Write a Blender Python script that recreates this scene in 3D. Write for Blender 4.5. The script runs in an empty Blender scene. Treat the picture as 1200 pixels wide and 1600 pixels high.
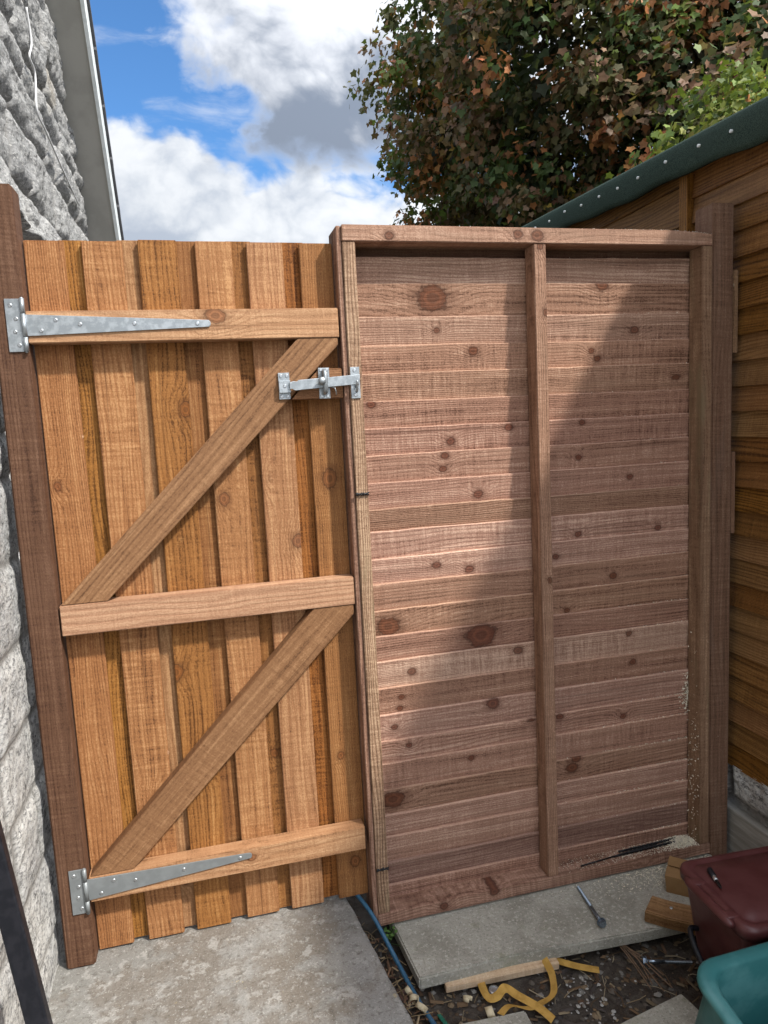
import bpy, bmesh, math, random
import numpy as np
from mathutils import Vector, Matrix
S = bpy.context.scene
COL = S.collection
rad = math.radians

# ------------------------------------------------------------------ camera
YAW, PITCH, ROLL = rad(13.804), rad(-7.077), rad(-2.8755)
fwd = Vector((math.sin(YAW)*math.cos(PITCH), math.cos(YAW)*math.cos(PITCH), math.sin(PITCH)))
rt = Vector((math.cos(YAW), -math.sin(YAW), 0)); up = rt.cross(fwd)
r2 = math.cos(ROLL)*rt + math.sin(ROLL)*up
u2 = -math.sin(ROLL)*rt + math.cos(ROLL)*up
CAM = Vector((0.35766, -1.74791, 1.35158))
cd = bpy.data.cameras.new('camera'); cam = bpy.data.objects.new('camera', cd); COL.objects.link(cam)
m = Matrix((r2, u2, -fwd)).transposed().to_4x4(); m.translation = CAM
cam.matrix_world = m
cd.sensor_fit = 'VERTICAL'; cd.sensor_height = 36.0; cd.lens = 1110.11/1600*36
cd.clip_start = 0.02; cd.clip_end = 2000
S.camera = cam

# ------------------------------------------------------------------ light
SUNV = Vector((1.0, -1.0, 1.58)).normalized()          # towards the sun
sd = bpy.data.lights.new('sun', 'SUN'); sun = bpy.data.objects.new('sun', sd); COL.objects.link(sun)
sd.energy = 2.6; sd.angle = rad(3.2); sd.color = (1.0, 0.95, 0.87)
sun.rotation_euler = SUNV.to_track_quat('Z', 'Y').to_euler(); sun.location = (4, -6, 8)
S.view_settings.view_transform = 'Standard'; S.view_settings.look = 'None'
S.view_settings.exposure = 1.22; S.view_settings.gamma = 1.0

# ------------------------------------------------------------------ node helper
class NT:
    def __init__(s, tree): s.t = tree; s.L = tree.links
    def n(s, typ, **kw):
        nd = s.t.nodes.new(typ)
        for k, v in kw.items(): setattr(nd, k, v)
        return nd
    def put(s, sock, v):
        if v is None: return
        if isinstance(v, bpy.types.NodeSocket): s.L.new(v, sock)
        else:
            try: sock.default_value = v
            except Exception: sock.default_value = (v[0], v[1], v[2], 1.0)
    def math(s, op, a, b=None, c=None, clamp=False):
        nd = s.n('ShaderNodeMath', operation=op, use_clamp=clamp)
        s.put(nd.inputs[0], a); s.put(nd.inputs[1], b); s.put(nd.inputs[2], c); return nd.outputs[0]
    def vmath(s, op, a, b=None, scale=None):
        nd = s.n('ShaderNodeVectorMath', operation=op)
        s.put(nd.inputs[0], a); s.put(nd.inputs[1], b)
        if scale is not None: s.put(nd.inputs['Scale'], scale)
        return nd.outputs['Value'] if op in ('LENGTH', 'DOT_PRODUCT', 'DISTANCE') else nd.outputs[0]
    def mix(s, f, a, b, blend='MIX'):
        nd = s.n('ShaderNodeMix', data_type='RGBA', blend_type=blend)
        s.put(nd.inputs['Factor'], f)
        for k, v in ((6, a), (7, b)):
            if not isinstance(v, bpy.types.NodeSocket): v = (v[0], v[1], v[2], 1.0)
            s.put(nd.inputs[k], v)
        return nd.outputs[2]
    def noise(s, vec, scale=5, detail=3, rough=.55, dist=0, col=False):
        nd = s.n('ShaderNodeTexNoise'); s.put(nd.inputs['Vector'], vec)
        nd.inputs['Scale'].default_value = scale; nd.inputs['Detail'].default_value = detail
        nd.inputs['Roughness'].default_value = rough; nd.inputs['Distortion'].default_value = dist
        return nd.outputs['Color' if col else 'Fac']
    def vor(s, vec, scale, feature='F1', out='Distance', rnd=1.0):
        nd = s.n('ShaderNodeTexVoronoi', feature=feature); s.put(nd.inputs['Vector'], vec)
        nd.inputs['Scale'].default_value = scale; nd.inputs['Randomness'].default_value = rnd
        return nd.outputs[out]
    def step(s, v, lo, hi):
        nd = s.n('ShaderNodeMapRange', interpolation_type='SMOOTHSTEP'); s.put(nd.inputs[0], v)
        s.put(nd.inputs[1], lo); s.put(nd.inputs[2], hi); return nd.outputs[0]
    def scalev(s, vec, xyz): return s.vmath('MULTIPLY', vec, xyz)
    def attr(s, name): return s.n('ShaderNodeAttribute', attribute_name=name).outputs
    def sep(s, v):
        nd = s.n('ShaderNodeSeparateXYZ'); s.put(nd.inputs[0], v); return nd.outputs
    def comb(s, x, y, z):
        nd = s.n('ShaderNodeCombineXYZ'); s.put(nd.inputs[0], x); s.put(nd.inputs[1], y); s.put(nd.inputs[2], z); return nd.outputs[0]
    def bump(s, h, strength=.5, dist=.002, normal=None):
        nd = s.n('ShaderNodeBump'); s.put(nd.inputs['Height'], h); nd.inputs['Strength'].default_value = strength
        nd.inputs['Distance'].default_value = dist; s.put(nd.inputs['Normal'], normal); return nd.outputs[0]

def material(name):
    mt = bpy.data.materials.new(name); mt.use_nodes = True
    t = NT(mt.node_tree); b = mt.node_tree.nodes['Principled BSDF']
    return mt, t, b

# ------------------------------------------------------------------ world: Nishita sky with broken cloud
w = bpy.data.worlds.new('World'); S.world = w; w.use_nodes = True
t = NT(w.node_tree); out = w.node_tree.nodes['World Output']; bg = w.node_tree.nodes['Background']
sky = t.n('ShaderNodeTexSky', sky_type='NISHITA', sun_disc=False)
sky.sun_elevation = math.asin(SUNV.z); sky.sun_rotation = math.atan2(SUNV.x, SUNV.y)
sky.air_density = 1.0; sky.dust_density = 0.4; sky.ozone_density = 2.0
t.put(bg.inputs[0], t.mix(1.0, sky.outputs[0], (.54, .86, 1.12), 'MULTIPLY')); bg.inputs[1].default_value = 0.080
D = t.n('ShaderNodeTexCoord').outputs['Generated']
def cone(px, sharp):            # 1 at direction px, falling off
    d = Vector(px).normalized()
    dt = t.vmath('DOT_PRODUCT', D, tuple(d))
    return t.math('POWER', 2.71828, t.math('MULTIPLY', t.math('SUBTRACT', dt, 1.0), sharp))
def wsum(*a):
    r = a[0]
    for b_ in a[1:]: r = t.math('ADD', r, b_)
    return r
Dq = t.scalev(D, (1, 1, 1.6))
warp = t.vmath('ADD', Dq, t.vmath('SCALE', t.vmath('SUBTRACT', t.noise(Dq, 5, 3, .55, 0, True), (.5, .5, .5)), scale=.10))
n1 = t.noise(warp, 4.2, 9, .56)
n2 = t.noise(t.vmath('ADD', warp, (3.1, 1.7, .6)), 11, 8, .6)
gap = wsum(t.math('MULTIPLY', cone((-.035, .905, .425), 520), .30), t.math('MULTIPLY', cone((.004, .922, .390), 1300), .26),
           t.math('MULTIPLY', cone((-.09, .895, .44), 500), .24), t.math('MULTIPLY', cone((.035, .921, .386), 3500), .10), t.math('MULTIPLY', cone((.02, .89, .46), 900), .10))
dens = t.math('SUBTRACT', wsum(n1, t.math('MULTIPLY', n2, .42), -.035), gap)
cov = t.step(dens, .36, .60)
# underside shade: the big grey base in front, and thick parts
base = wsum(t.math('MULTIPLY', cone((.15, .925, .355), 260), .62), t.math('MULTIPLY', cone((.235, .915, .355), 120), .45),
            t.math('MULTIPLY', cone((.07, .97, .26), 500), .25))
white = wsum(t.math('MULTIPLY', cone((.01, .945, .335), 1300), .5), t.math('MULTIPLY', cone((.075, .90, .435), 500), .42),
             t.math('MULTIPLY', cone((.10, .95, .30), 600), .45), t.math('MULTIPLY', cone((.22, .93, .28), 500), .35))
n1u = t.noise(t.vmath('ADD', warp, (0, 0, .06)), 4.2, 9, .56); n2u = t.noise(t.vmath('ADD', warp, (3.1, 1.7, .63)), 11, 8, .6)
relief = wsum(t.math('MULTIPLY', t.math('SUBTRACT', n1u, n1), 2.6), t.math('MULTIPLY', t.math('SUBTRACT', n2u, n2), 1.5))
sh = t.math('SUBTRACT', wsum(base, relief, t.math('MULTIPLY', t.step(t.noise(t.vmath('ADD', warp, (0, 0, .05)), 6.0, 10, .60), .37, .66), .55)), white)
shade = t.step(sh, -.15, 1.0)
ccol = t.mix(shade, (.86, .89, .95), (.29, .335, .42))
# two named banks of cloud in the northern sky, by azimuth and elevation; noise cloud everywhere else
dx_, dy_, dz_ = t.sep(D)
dyc = t.math('MAXIMUM', dy_, .05)
az = t.math('DIVIDE', dx_, dyc); el = t.math('DIVIDE', dz_, dyc)
P2 = t.comb(az, t.math('MULTIPLY', el, 1.25), 0.0)
wv = t.vmath('SCALE', t.vmath('SUBTRACT', t.noise(P2, 9, 2, .5, 0, True), (.5, .5, .5)), scale=.05)
P2 = t.vmath('ADD', P2, wv)
a1 = t.math('SUBTRACT', t.noise(P2, 8.5, 9, .55), .5); a2 = t.math('SUBTRACT', t.noise(t.vmath('ADD', P2, (4.2, 1.3, .7)), 10, 9, .56), .5)
P3 = t.vmath('ADD', P2, t.vmath('SCALE', t.vmath('SUBTRACT', t.noise(P2, 28, 3, .6, 0, True), (.5, .5, .5)), scale=.035))
pf = t.math('SUBTRACT', .40, t.vor(P3, 18, 'F1')); pf2 = t.math('SUBTRACT', .40, t.vor(t.vmath('ADD', P3, (1.7, 2.9, 0)), 41, 'F1'))      # billows
puff = t.math('ADD', t.math('MULTIPLY', pf, .035), t.math('MULTIPLY', pf2, .016))
# lower bank: top edge falls away to the right
topA = wsum(.405, t.math('MULTIPLY', t.step(az, -.02, .10), -.045), t.math('MULTIPLY', a1, .15), puff)
dA = t.math('SUBTRACT', topA, el)
covA = t.step(dA, -.006, .034)
shA = t.step(wsum(t.math('MULTIPLY', dA, 2.6), t.math('MULTIPLY', a2, 1.7), t.math('MULTIPLY', t.math('ADD', pf, pf2), -.28)), -.02, .70)
colA = t.mix(shA, (.90, .93, .97), (.50, .565, .67))
# upper bank: ragged left end, flat grey base, bright heights
eB = wsum(az, t.math('MULTIPLY', a2, .34), t.math('MULTIPLY', puff, 1.4), t.math('MULTIPLY', t.step(el, .40, .50), .075))
covB = t.math('MULTIPLY', t.step(eB, .03, .125), t.step(wsum(el, t.math('MULTIPLY', a1, .10), puff), .328, .385))
shB = t.step(wsum(t.math('MULTIPLY', t.math('SUBTRACT', .465, el), 7.5), t.math('MULTIPLY', a1, 2.3), t.math('MULTIPLY', a2, 1.2), t.math('MULTIPLY', t.math('ADD', pf, pf2), -.35), .27), -.30, .85)
colB = t.mix(shB, (.84, .87, .93), (.26, .31, .40))
front = t.step(dy_, .35, .55)
colF = t.mix(covB, colA, colB)
covF = t.math('SUBTRACT', 1.0, t.math('MULTIPLY', t.math('SUBTRACT', 1.0, covA), t.math('SUBTRACT', 1.0, covB)))
# a few thin wisps over the open blue
wisp = t.math('MULTIPLY', t.step(t.noise(t.scalev(P2, (6, 15, 1)), 1, 6, .6), .50, .78), .45)
covF = t.math('MAXIMUM', covF, wisp)
ccol = t.mix(front, ccol, colF)
mf = t.n('ShaderNodeMix', data_type='FLOAT'); t.put(mf.inputs[0], front); t.put(mf.inputs[2], cov); t.put(mf.inputs[3], covF); cov = mf.outputs[0]
bg2 = t.n('ShaderNodeBackground'); t.put(bg2.inputs[0], ccol); t.put(bg2.inputs[1], t.math('MULTIPLY_ADD', cone(tuple(SUNV), 2.4), 1.75, 0.365))   # brighter cloud round the sun, out of view, added as fill on the gate
mx = t.n('ShaderNodeMixShader'); t.put(mx.inputs[0], cov)
t.L.new(bg.outputs[0], mx.inputs[1]); t.L.new(bg2.outputs[0], mx.inputs[2]); t.L.new(mx.outputs[0], out.inputs[0])

# ------------------------------------------------------------------ object helpers
def tag(o, label=None, cat=None, group=None, kind=None):
    if label: o['label'] = label
    if cat: o['category'] = cat
    if group: o['group'] = group
    if kind: o['kind'] = kind
    return o
def link(name, me, mat, parent=None, smooth=False):
    o = bpy.data.objects.new(name, me); COL.objects.link(o)
    for mm in (mat if isinstance(mat, (list, tuple)) else [mat]): me.materials.append(mm)
    if smooth: me.shade_smooth()
    if parent is not None:
        o.parent = parent
        o.matrix_parent_inverse = Matrix.Translation(-parent.location)
    return o
def thing(name, loc, label, cat, group=None):
    o = bpy.data.objects.new(name, None); COL.objects.link(o); o.location = loc; o.empty_display_size = .05
    return tag(o, label, cat, group)
def pymesh(name, v, f):
    me = bpy.data.meshes.new(name); me.from_pydata([tuple(a) for a in v], [], f); me.update(); return me
class MB:
    def __init__(s): s.v = []; s.f = []
    def add(s, v, f):
        n = len(s.v); s.v += [tuple(a) for a in v]; s.f += [tuple(i+n for i in q) for q in f]
    def box(s, c, h, ax=None):
        ax = ax or (Vector((1,0,0)), Vector((0,1,0)), Vector((0,0,1)))
        c = Vector(c); vs = [c + ax[0]*h[0]*i + ax[1]*h[1]*j + ax[2]*h[2]*k for i in (-1,1) for j in (-1,1) for k in (-1,1)]
        s.add(vs, [(0,1,3,2),(4,6,7,5),(0,4,5,1),(2,3,7,6),(0,2,6,4),(1,5,7,3)])
    def b2(s, lo, hi): s.box([(a+b)/2 for a, b in zip(lo, hi)], [abs(b-a)/2 for a, b in zip(lo, hi)])
    def tube(s, pts, r, seg=8, cap=True):
        pts = [Vector(p) for p in pts]; n = len(pts)
        rr = r if isinstance(r, (list, tuple)) else [r]*n
        prev = None; rings = []
        for i, p in enumerate(pts):
            d = (pts[min(i+1, n-1)] - pts[max(i-1, 0)]).normalized()
            if prev is None:
                a = d.orthogonal().normalized()
            else:
                a = (prev - d*prev.dot(d)).normalized()
            prev = a; b = d.cross(a)
            rings.append([p + (a*math.cos(q)+b*math.sin(q))*rr[i] for q in [2*math.pi*k/seg for k in range(seg)]])
        v = [q for rg in rings for q in rg]; f = []
        for i in range(n-1):
            for k in range(seg):
                f.append((i*seg+k, i*seg+(k+1)%seg, (i+1)*seg+(k+1)%seg, (i+1)*seg+k))
        if cap: f.append(tuple(range(seg))[::-1]); f.append(tuple((n-1)*seg+k for k in range(seg)))
        s.add(v, f)
    def lathe(s, c, prof, axis=(0,0,1), seg=16):      # prof: (radius, height) along axis
        ax = Vector(axis).normalized(); a = ax.orthogonal().normalized(); b = ax.cross(a); c = Vector(c)
        v = []; f = []
        for (r, h) in prof:
            v += [c + ax*h + (a*math.cos(q)+b*math.sin(q))*r for q in [2*math.pi*k/seg for k in range(seg)]]
        for i in range(len(prof)-1):
            for k in range(seg): f.append((i*seg+k, i*seg+(k+1)%seg, (i+1)*seg+(k+1)%seg, (i+1)*seg+k))
        f.append(tuple(range(seg))[::-1]); f.append(tuple((len(prof)-1)*seg+k for k in range(seg)))
        s.add(v, f)
    def mesh(s, name):
        me = pymesh(name, s.v, s.f); bm = bmesh.new(); bm.from_mesh(me); bmesh.ops.recalc_face_normals(bm, faces=bm.faces); bm.to_mesh(me); bm.free(); return me
    def build(s, name, mat, parent=None, smooth=False, bevel=0):
        me = s.mesh(name)
        if bevel:
            bm = bmesh.new(); bm.from_mesh(me)
            bmesh.ops.bevel(bm, geom=bm.edges[:], offset=bevel, segments=2, affect='EDGES', clamp_overlap=True, profile=.6)
            bm.to_mesh(me); bm.free()
        return link(name, me, mat, parent, smooth)

rng = random.Random(7)
nrg = np.random.default_rng(11)

def vnoise2(x, y, seed=0):                      # value noise on arrays
    xi = np.floor(x).astype(np.int64); yi = np.floor(y).astype(np.int64); xf = x-xi; yf = y-yi
    def h(a, b):
        q = (a*374761393 + b*668265263 + seed*974634777) & 0xffffffff
        q = ((q ^ (q >> 13))*1274126177) & 0xffffffff
        return ((q ^ (q >> 16)) & 0xffff)/65535.0
    sx = xf*xf*(3-2*xf); sy = yf*yf*(3-2*yf)
    return (h(xi, yi)*(1-sx)+h(xi+1, yi)*sx)*(1-sy)+(h(xi, yi+1)*(1-sx)+h(xi+1, yi+1)*sx)*sy
def fbm2(x, y, oct=4, seed=0, gain=.5):
    a = 1; s_ = 0; tot = 0
    for o in range(oct):
        s_ = s_ + a*vnoise2(x*2**o, y*2**o, seed+o*17); tot += a; a *= gain
    return s_/tot

# ------------------------------------------------------------------ timber
FAR = (-50, -50, .01)
def wood_attrs(me, O, el, ew, et, tint=(1, .5, .5), knots=(), seed=None):
    """solid-wood coordinates: gc = (length, width, thickness) in metres + an offset for each board"""
    n = len(me.vertices); co = np.empty(n*3); me.vertices.foreach_get('co', co); co = co.reshape(-1, 3)
    B = np.array([el, ew, et], float)
    g = (co - np.array(O, float)) @ B.T
    a = me.attributes.new('gc', 'FLOAT_VECTOR', 'POINT'); a.data.foreach_set('vector', g.astype(np.float32).ravel())
    sd_ = rng.uniform(0, 60) if seed is None else seed
    for nm, val in [('bo', (sd_, sd_*1.7 % 13, sd_*2.3 % 17)), ('bc', tint)] + [('k%d' % (i+1), knots[i] if i < len(knots) else FAR) for i in range(3)]:
        a = me.attributes.new(nm, 'FLOAT_VECTOR', 'POINT')
        a.data.foreach_set('vector', np.tile(np.array(val, np.float32), n))
def tint(b=.08, h=.35):
    return (1+rng.uniform(-b, b), .5+rng.uniform(-h, h), rng.uniform(0, 1))
def board(name, lo, hi, along, mat, parent, bevel=.0018, face='y', tint_=None, knots=(), sub=0, warp_fn=None, rot=0):
    """axis-aligned sawn timber from lo to hi; along = axis of the grain; face = axis of the thickness"""
    bm = bmesh.new(); bmesh.ops.create_cube(bm, size=1.0)
    lo = Vector(lo); hi = Vector(hi); c = (lo+hi)/2; d = hi-lo
    for v in bm.verts: v.co = Vector((c[i]+v.co[i]*d[i] for i in range(3)))
    bmesh.ops.bevel(bm, geom=bm.edges[:], offset=bevel, segments=2, affect='EDGES', clamp_overlap=True)
    ia = 'xyz'.index(along)
    if sub:
        for k in range(1, sub):
            p = lo.copy(); p[ia] = lo[ia] + d[ia]*k/sub; nn = Vector((0, 0, 0)); nn[ia] = 1
            bmesh.ops.bisect_plane(bm, geom=bm.verts[:]+bm.edges[:]+bm.faces[:], plane_co=p, plane_no=nn)
    me = bpy.data.meshes.new(name); bm.to_mesh(me); bm.free()
    E3 = {'x': (1,0,0), 'y': (0,1,0), 'z': (0,0,1)}
    iw = [q for q in 'xyz' if q not in (along, face)][0]
    O = lo.copy(); O[ia] = 0.0          # length coordinate stays the world one, so knots can be placed
    O['xyz'.index(iw)] = 0.0
    wood_attrs(me, O, E3[along], E3[iw], E3[face], tint_ or tint(), knots)
    if warp_fn or rot:
        for v in me.vertices:
            p = v.co.copy()
            if rot:
                q = p - c; ca, sa = math.cos(rot), math.sin(rot); p.x = c.x + q.x*ca - q.z*sa; p.z = c.z + q.x*sa + q.z*ca
            v.co = warp_fn(p) if warp_fn else p
    return link(name, me, mat, parent)
def prism(name, poly, y0, y1, grain, mat, parent, bevel=.0015, tint_=None, knots=()):
    """polygon in the x-z plane extruded from y0 (front) to y1, grain along a 2D direction"""
    n = len(poly)
    v = [(x, y0, z) for x, z in poly] + [(x, y1, z) for x, z in poly]
    f = [tuple(range(n)), tuple(range(2*n-1, n-1, -1))] + [(i, n+i, n+(i+1) % n, (i+1) % n) for i in range(n)]
    me = pymesh(name, v, f); bm = bmesh.new(); bm.from_mesh(me); bmesh.ops.recalc_face_normals(bm, faces=bm.faces)
    if bevel: bmesh.ops.bevel(bm, geom=bm.edges[:], offset=bevel, segments=2, affect='EDGES', clamp_overlap=True)
    bm.to_mesh(me); bm.free()
    g = Vector((grain[0], 0, grain[1])).normalized()
    wood_attrs(me, (0, y0, 0), g, Vector((-g.z, 0, g.x)), (0, 1, 0), tint_ or tint(), knots)
    return link(name, me, mat, parent)

def wood(name, dark, mid, light, knotc=(.09, .035, .015), saw=1.0, blotch=(.5, .5, .5), blotch_amt=.2, rough=.75, ring=.006, rand_knots=.35, fleck=0.0, grain=1.0, bump=.5, spec=.25, slots=3):
    mt, t, b = material(name)
    gc = t.attr('gc')[1]; bo = t.attr('bo')[1]; bc = t.sep(t.attr('bc')[1])
    L, W, T = t.sep(gc)
    p = t.vmath('ADD', gc, bo)
    lw = t.comb(L, W, 0)
    # knots: given ones and a sparse random set
    def kd(kpos):
        kx, ky, kr = t.sep(kpos)
        dx = t.math('DIVIDE', t.math('SUBTRACT', L, kx), t.math('MULTIPLY', kr, 1.25)); dy = t.math('DIVIDE', t.math('SUBTRACT', W, ky), kr)
        return t.math('SQRT', t.math('ADD', t.math('MULTIPLY', dx, dx), t.math('MULTIPLY', dy, dy)))
    ds = [kd(t.attr('k%d' % (i+1))[1]) for i in range(slots)]
    d = ds[0]
    for q in ds[1:]: d = t.math('MINIMUM', d, q)
    vp = t.comb(t.math('MULTIPLY', t.sep(p)[0], 4.2), t.math('MULTIPLY', t.sep(p)[1], 9.0), t.math('MULTIPLY', t.sep(bo)[2], 3.0))
    vn = t.n('ShaderNodeTexVoronoi', feature='F1'); t.put(vn.inputs['Vector'], vp); vn.inputs['Scale'].default_value = 1.0; vn.inputs['Randomness'].default_value = .9
    cellr = t.sep(vn.outputs['Color'])[0]
    kr = t.math('MULTIPLY', t.step(cellr, 1.0-rand_knots*.6, 1.0), .085)
    dr = t.math('DIVIDE', vn.outputs['Distance'], t.math('MAXIMUM', kr, .0005))
    d = t.math('MINIMUM', d, dr)
    nz = t.noise(t.scalev(p, (110, 140, 140)), 1, 3, .6)
    nz2 = t.noise(t.scalev(p, (35, 50, 50)), 1, 2, .5)
    d = t.math('MULTIPLY', d, t.math('ADD', .35, t.math('ADD', t.math('MULTIPLY', nz, .7), t.math('MULTIPLY', nz2, .75))))
    kin = t.step(d, .98, .82)                       # inside the knot
    khalo = t.step(d, 2.1, .8)
    defl = t.math('POWER', 2.71828, t.math('MULTIPLY', t.math('MULTIPLY', d, d), -.16))
    # growth rings cut by the saw
    big = t.noise(t.scalev(p, (1.3, 7, 7)), 1, 2, .5)
    fine = t.noise(t.scalev(p, (5, 38, 38)), 1, 3, .55)
    cw = t.math('MULTIPLY', t.math('SUBTRACT', bc[2], .5), .10)
    rr = t.math('SQRT', t.math('ADD', t.math('POWER', t.math('ADD', t.math('SUBTRACT', W, cw), t.math('MULTIPLY', t.math('SUBTRACT', big, .5), .05)), 2.0), .0008))
    ringq = t.math('ADD', t.math('DIVIDE', rr, t.math('MULTIPLY', t.math('MULTIPLY_ADD', t.math('FRACT', t.math('MULTIPLY', t.sep(bo)[0], .371)), 1.7, .65), ring)), t.math('ADD', t.math('MULTIPLY', big, 5.0), t.math('ADD', t.math('MULTIPLY', fine, 1.1), t.math('MULTIPLY', defl, 2.6))))
    sn = t.math('SINE', t.math('MULTIPLY', ringq, 6.2832))
    rings = t.math('POWER', t.math('MULTIPLY_ADD', sn, .5, .5), 2.2)
    fibre = t.noise(t.scalev(p, (7, 230, 230)), 1, 4, .6)
    sawn = None; sawmask = t.step(t.noise(t.scalev(p, (5, 9, 9)), 1, 3, .6), .36, .62)
    streak = t.noise(t.scalev(p, (2.2, 60, 60)), 1, 3, .6)
    sawn = t.noise(t.comb(t.math('MULTIPLY', t.math('ADD', t.sep(p)[0], t.math('MULTIPLY', t.sep(p)[1], .05)), 150), t.math('MULTIPLY', t.sep(p)[1], 12), t.math('MULTIPLY', t.sep(p)[2], 12)), 1, 4, .62)
    sawband = t.noise(t.comb(t.math('MULTIPLY', t.sep(p)[0], 60), t.math('MULTIPLY', t.sep(p)[1], 2), 0.0), 1, 2, .6)
    fuzz = t.noise(t.scalev(p, (220, 330, 330)), 1, 2, .7)
    r1 = t.math('FRACT', t.math('MULTIPLY', t.sep(bo)[0], .371)); r2 = t.math('FRACT', t.math('MULTIPLY', t.sep(bo)[1], .533)); r3 = t.math('FRACT', t.math('MULTIPLY', t.sep(bo)[2], .717))
    sawa = t.math('MULTIPLY_ADD', r2, 1.5, .25); ga = t.math('MULTIPLY_ADD', r3, -.30, -.10)
    f = wsum_(t, t.math('MULTIPLY', t.math('SUBTRACT', rings, .45), t.math('MULTIPLY', ga, grain)), t.math('MULTIPLY', t.math('SUBTRACT', fibre, .5), .5),
              t.math('MULTIPLY', t.math('SUBTRACT', streak, .5), .75), t.math('MULTIPLY', t.math('MULTIPLY', t.math('SUBTRACT', sawn, .5), t.math('MULTIPLY_ADD', sawmask, .75, .25)), t.math('MULTIPLY', sawa, .60*saw)),
              t.math('MULTIPLY', t.math('SUBTRACT', sawband, .5), .22*saw), t.math('MULTIPLY', t.math('SUBTRACT', fuzz, .5), .75), .5,
              t.math('MULTIPLY', t.math('SUBTRACT', bc[1], .5), .35))
    f = t.math('MULTIPLY_ADD', t.math('SUBTRACT', f, .5), 1.28, .5)
    c = t.mix(t.step(f, .02, .5), dark, mid)
    c = t.mix(t.step(f, .48, .98), c, light)
    vein = t.step(t.noise(t.scalev(p, (1.1, 95, 95)), 1, 3, .6), .60, .70)
    c = t.mix(t.math('MULTIPLY', vein, .55), c, dark)
    scuff = t.math('MULTIPLY', t.step(t.noise(t.scalev(p, (14, 34, 34)), 1, 5, .72), .58, .70), t.step(sawn, .42, .62))
    c = t.mix(t.math('MULTIPLY', scuff, .45), c, light)
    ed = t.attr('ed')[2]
    c = t.mix(t.math('MULTIPLY', ed, t.math('MULTIPLY_ADD', fuzz, .9, .2)), c, tuple(min(1, q*1.12) for q in light))  # edge mask paints the ledge highlight in a paler wood tone
    bl = t.noise(t.scalev(p, (3.0, 14, 14)), 1, 4, .6)
    c = t.mix(t.math('MULTIPLY', t.step(bl, .5, .72), blotch_amt), c, blotch)
    c = t.mix(t.math('MULTIPLY', t.step(t.noise(t.scalev(p, (26, 70, 70)), 1, 4, .7), .62, .78), .35), c, dark)
    # knot colouring
    kring = t.math('MULTIPLY_ADD', t.math('SINE', t.math('MULTIPLY', d, 16.0)), .5, .5)
    kc = t.mix(t.math('MULTIPLY', kring, .5), tuple(q*1.15 for q in knotc), tuple(min(1, q*2.6) for q in knotc))
    kc = t.mix(t.math('MULTIPLY', t.step(d, .45, .1), .5), kc, tuple(q*.5 for q in knotc))
    c = t.mix(t.math('MULTIPLY', khalo, .5), c, t.mix(.5, dark, knotc))
    c = t.mix(t.math('MULTIPLY', kin, .80), c, kc)
    edge = t.math('MULTIPLY', t.step(d, .74, .9), t.step(d, 1.12, .94))
    c = t.mix(t.math('MULTIPLY', edge, .6), c, tuple(q*.35 for q in knotc))
    if fleck:
        fl = t.step(t.noise(t.scalev(p, (90, 130, 130)), 1, 2, .5), .735, .76)
        c = t.mix(t.math('MULTIPLY', fl, fleck), c, (.62, .54, .42))
    hsv = t.n('ShaderNodeHueSaturation'); t.put(hsv.inputs['Color'], c); t.put(hsv.inputs['Value'], bc[0])
    t.put(hsv.inputs['Hue'], t.math('MULTIPLY_ADD', t.math('SUBTRACT', bc[2], .5), .013, .5))
    t.put(hsv.inputs['Saturation'], t.math('MULTIPLY_ADD', t.math('SUBTRACT', bc[1], .5), -.25, 1.0))
    t.put(b.inputs['Base Color'], hsv.outputs[0])
    b.inputs['Roughness'].default_value = rough; b.inputs['Specular IOR Level'].default_value = spec
    h = wsum_(t, t.math('MULTIPLY', sawn, .9*saw), t.math('MULTIPLY', fibre, .5), t.math('MULTIPLY', fuzz, .5), t.math('MULTIPLY', rings, -.35), t.math('MULTIPLY', sawband, .6*saw))
    t.put(b.inputs['Normal'], t.bump(h, bump, .0022))
    return mt
def wsum_(t, *a):
    r = a[0]
    for q in a[1:]: r = t.math('ADD', r, q)
    return r

M = {}
M['gate'] = wood('gate board sawn softwood', (.085, .032, .010), (.265, .116, .041), (.43, .228, .096), knotc=(.13, .048, .016), blotch=(.27, .12, .042), blotch_amt=.35, saw=1.0, grain=.5)
M['rail'] = wood('gate rail sawn softwood', (.16, .075, .033), (.335, .178, .088), (.47, .28, .15), knotc=(.15, .06, .024), blotch=(.35, .175, .08), blotch_amt=.3, ring=.009, rand_knots=.1, grain=.55, saw=.85)
M['brace'] = wood('gate brace sawn softwood', (.10, .046, .02), (.215, .108, .05), (.34, .19, .095), knotc=(.09, .035, .014), blotch=(.25, .125, .055), blotch_amt=.3, ring=.008, rand_knots=.15, grain=.6, saw=.8)
M['post'] = wood('brown treated post', (.048, .022, .012), (.098, .049, .027), (.155, .086, .052), knotc=(.05, .02, .012), blotch=(.12, .064, .038), blotch_amt=.35, grain=.5, saw=1.0, rough=.68, rand_knots=.12, spec=.2)
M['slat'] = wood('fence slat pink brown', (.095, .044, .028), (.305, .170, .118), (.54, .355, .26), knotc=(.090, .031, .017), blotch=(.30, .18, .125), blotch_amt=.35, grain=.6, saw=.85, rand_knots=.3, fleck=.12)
M['frame'] = wood('fence frame brown', (.12, .060, .038), (.26, .145, .094), (.43, .27, .19), knotc=(.075, .028, .014), blotch=(.21, .13, .085), blotch_amt=.4, grain=.75, saw=1.1, rand_knots=.3, fleck=.10)
M['stud'] = wood('weathered fence stud', (.105, .058, .034), (.225, .135, .082), (.40, .27, .175), knotc=(.07, .03, .014), blotch=(.20, .155, .09), blotch_amt=.7, saw=1.0, rand_knots=.25, fleck=.3)
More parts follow.
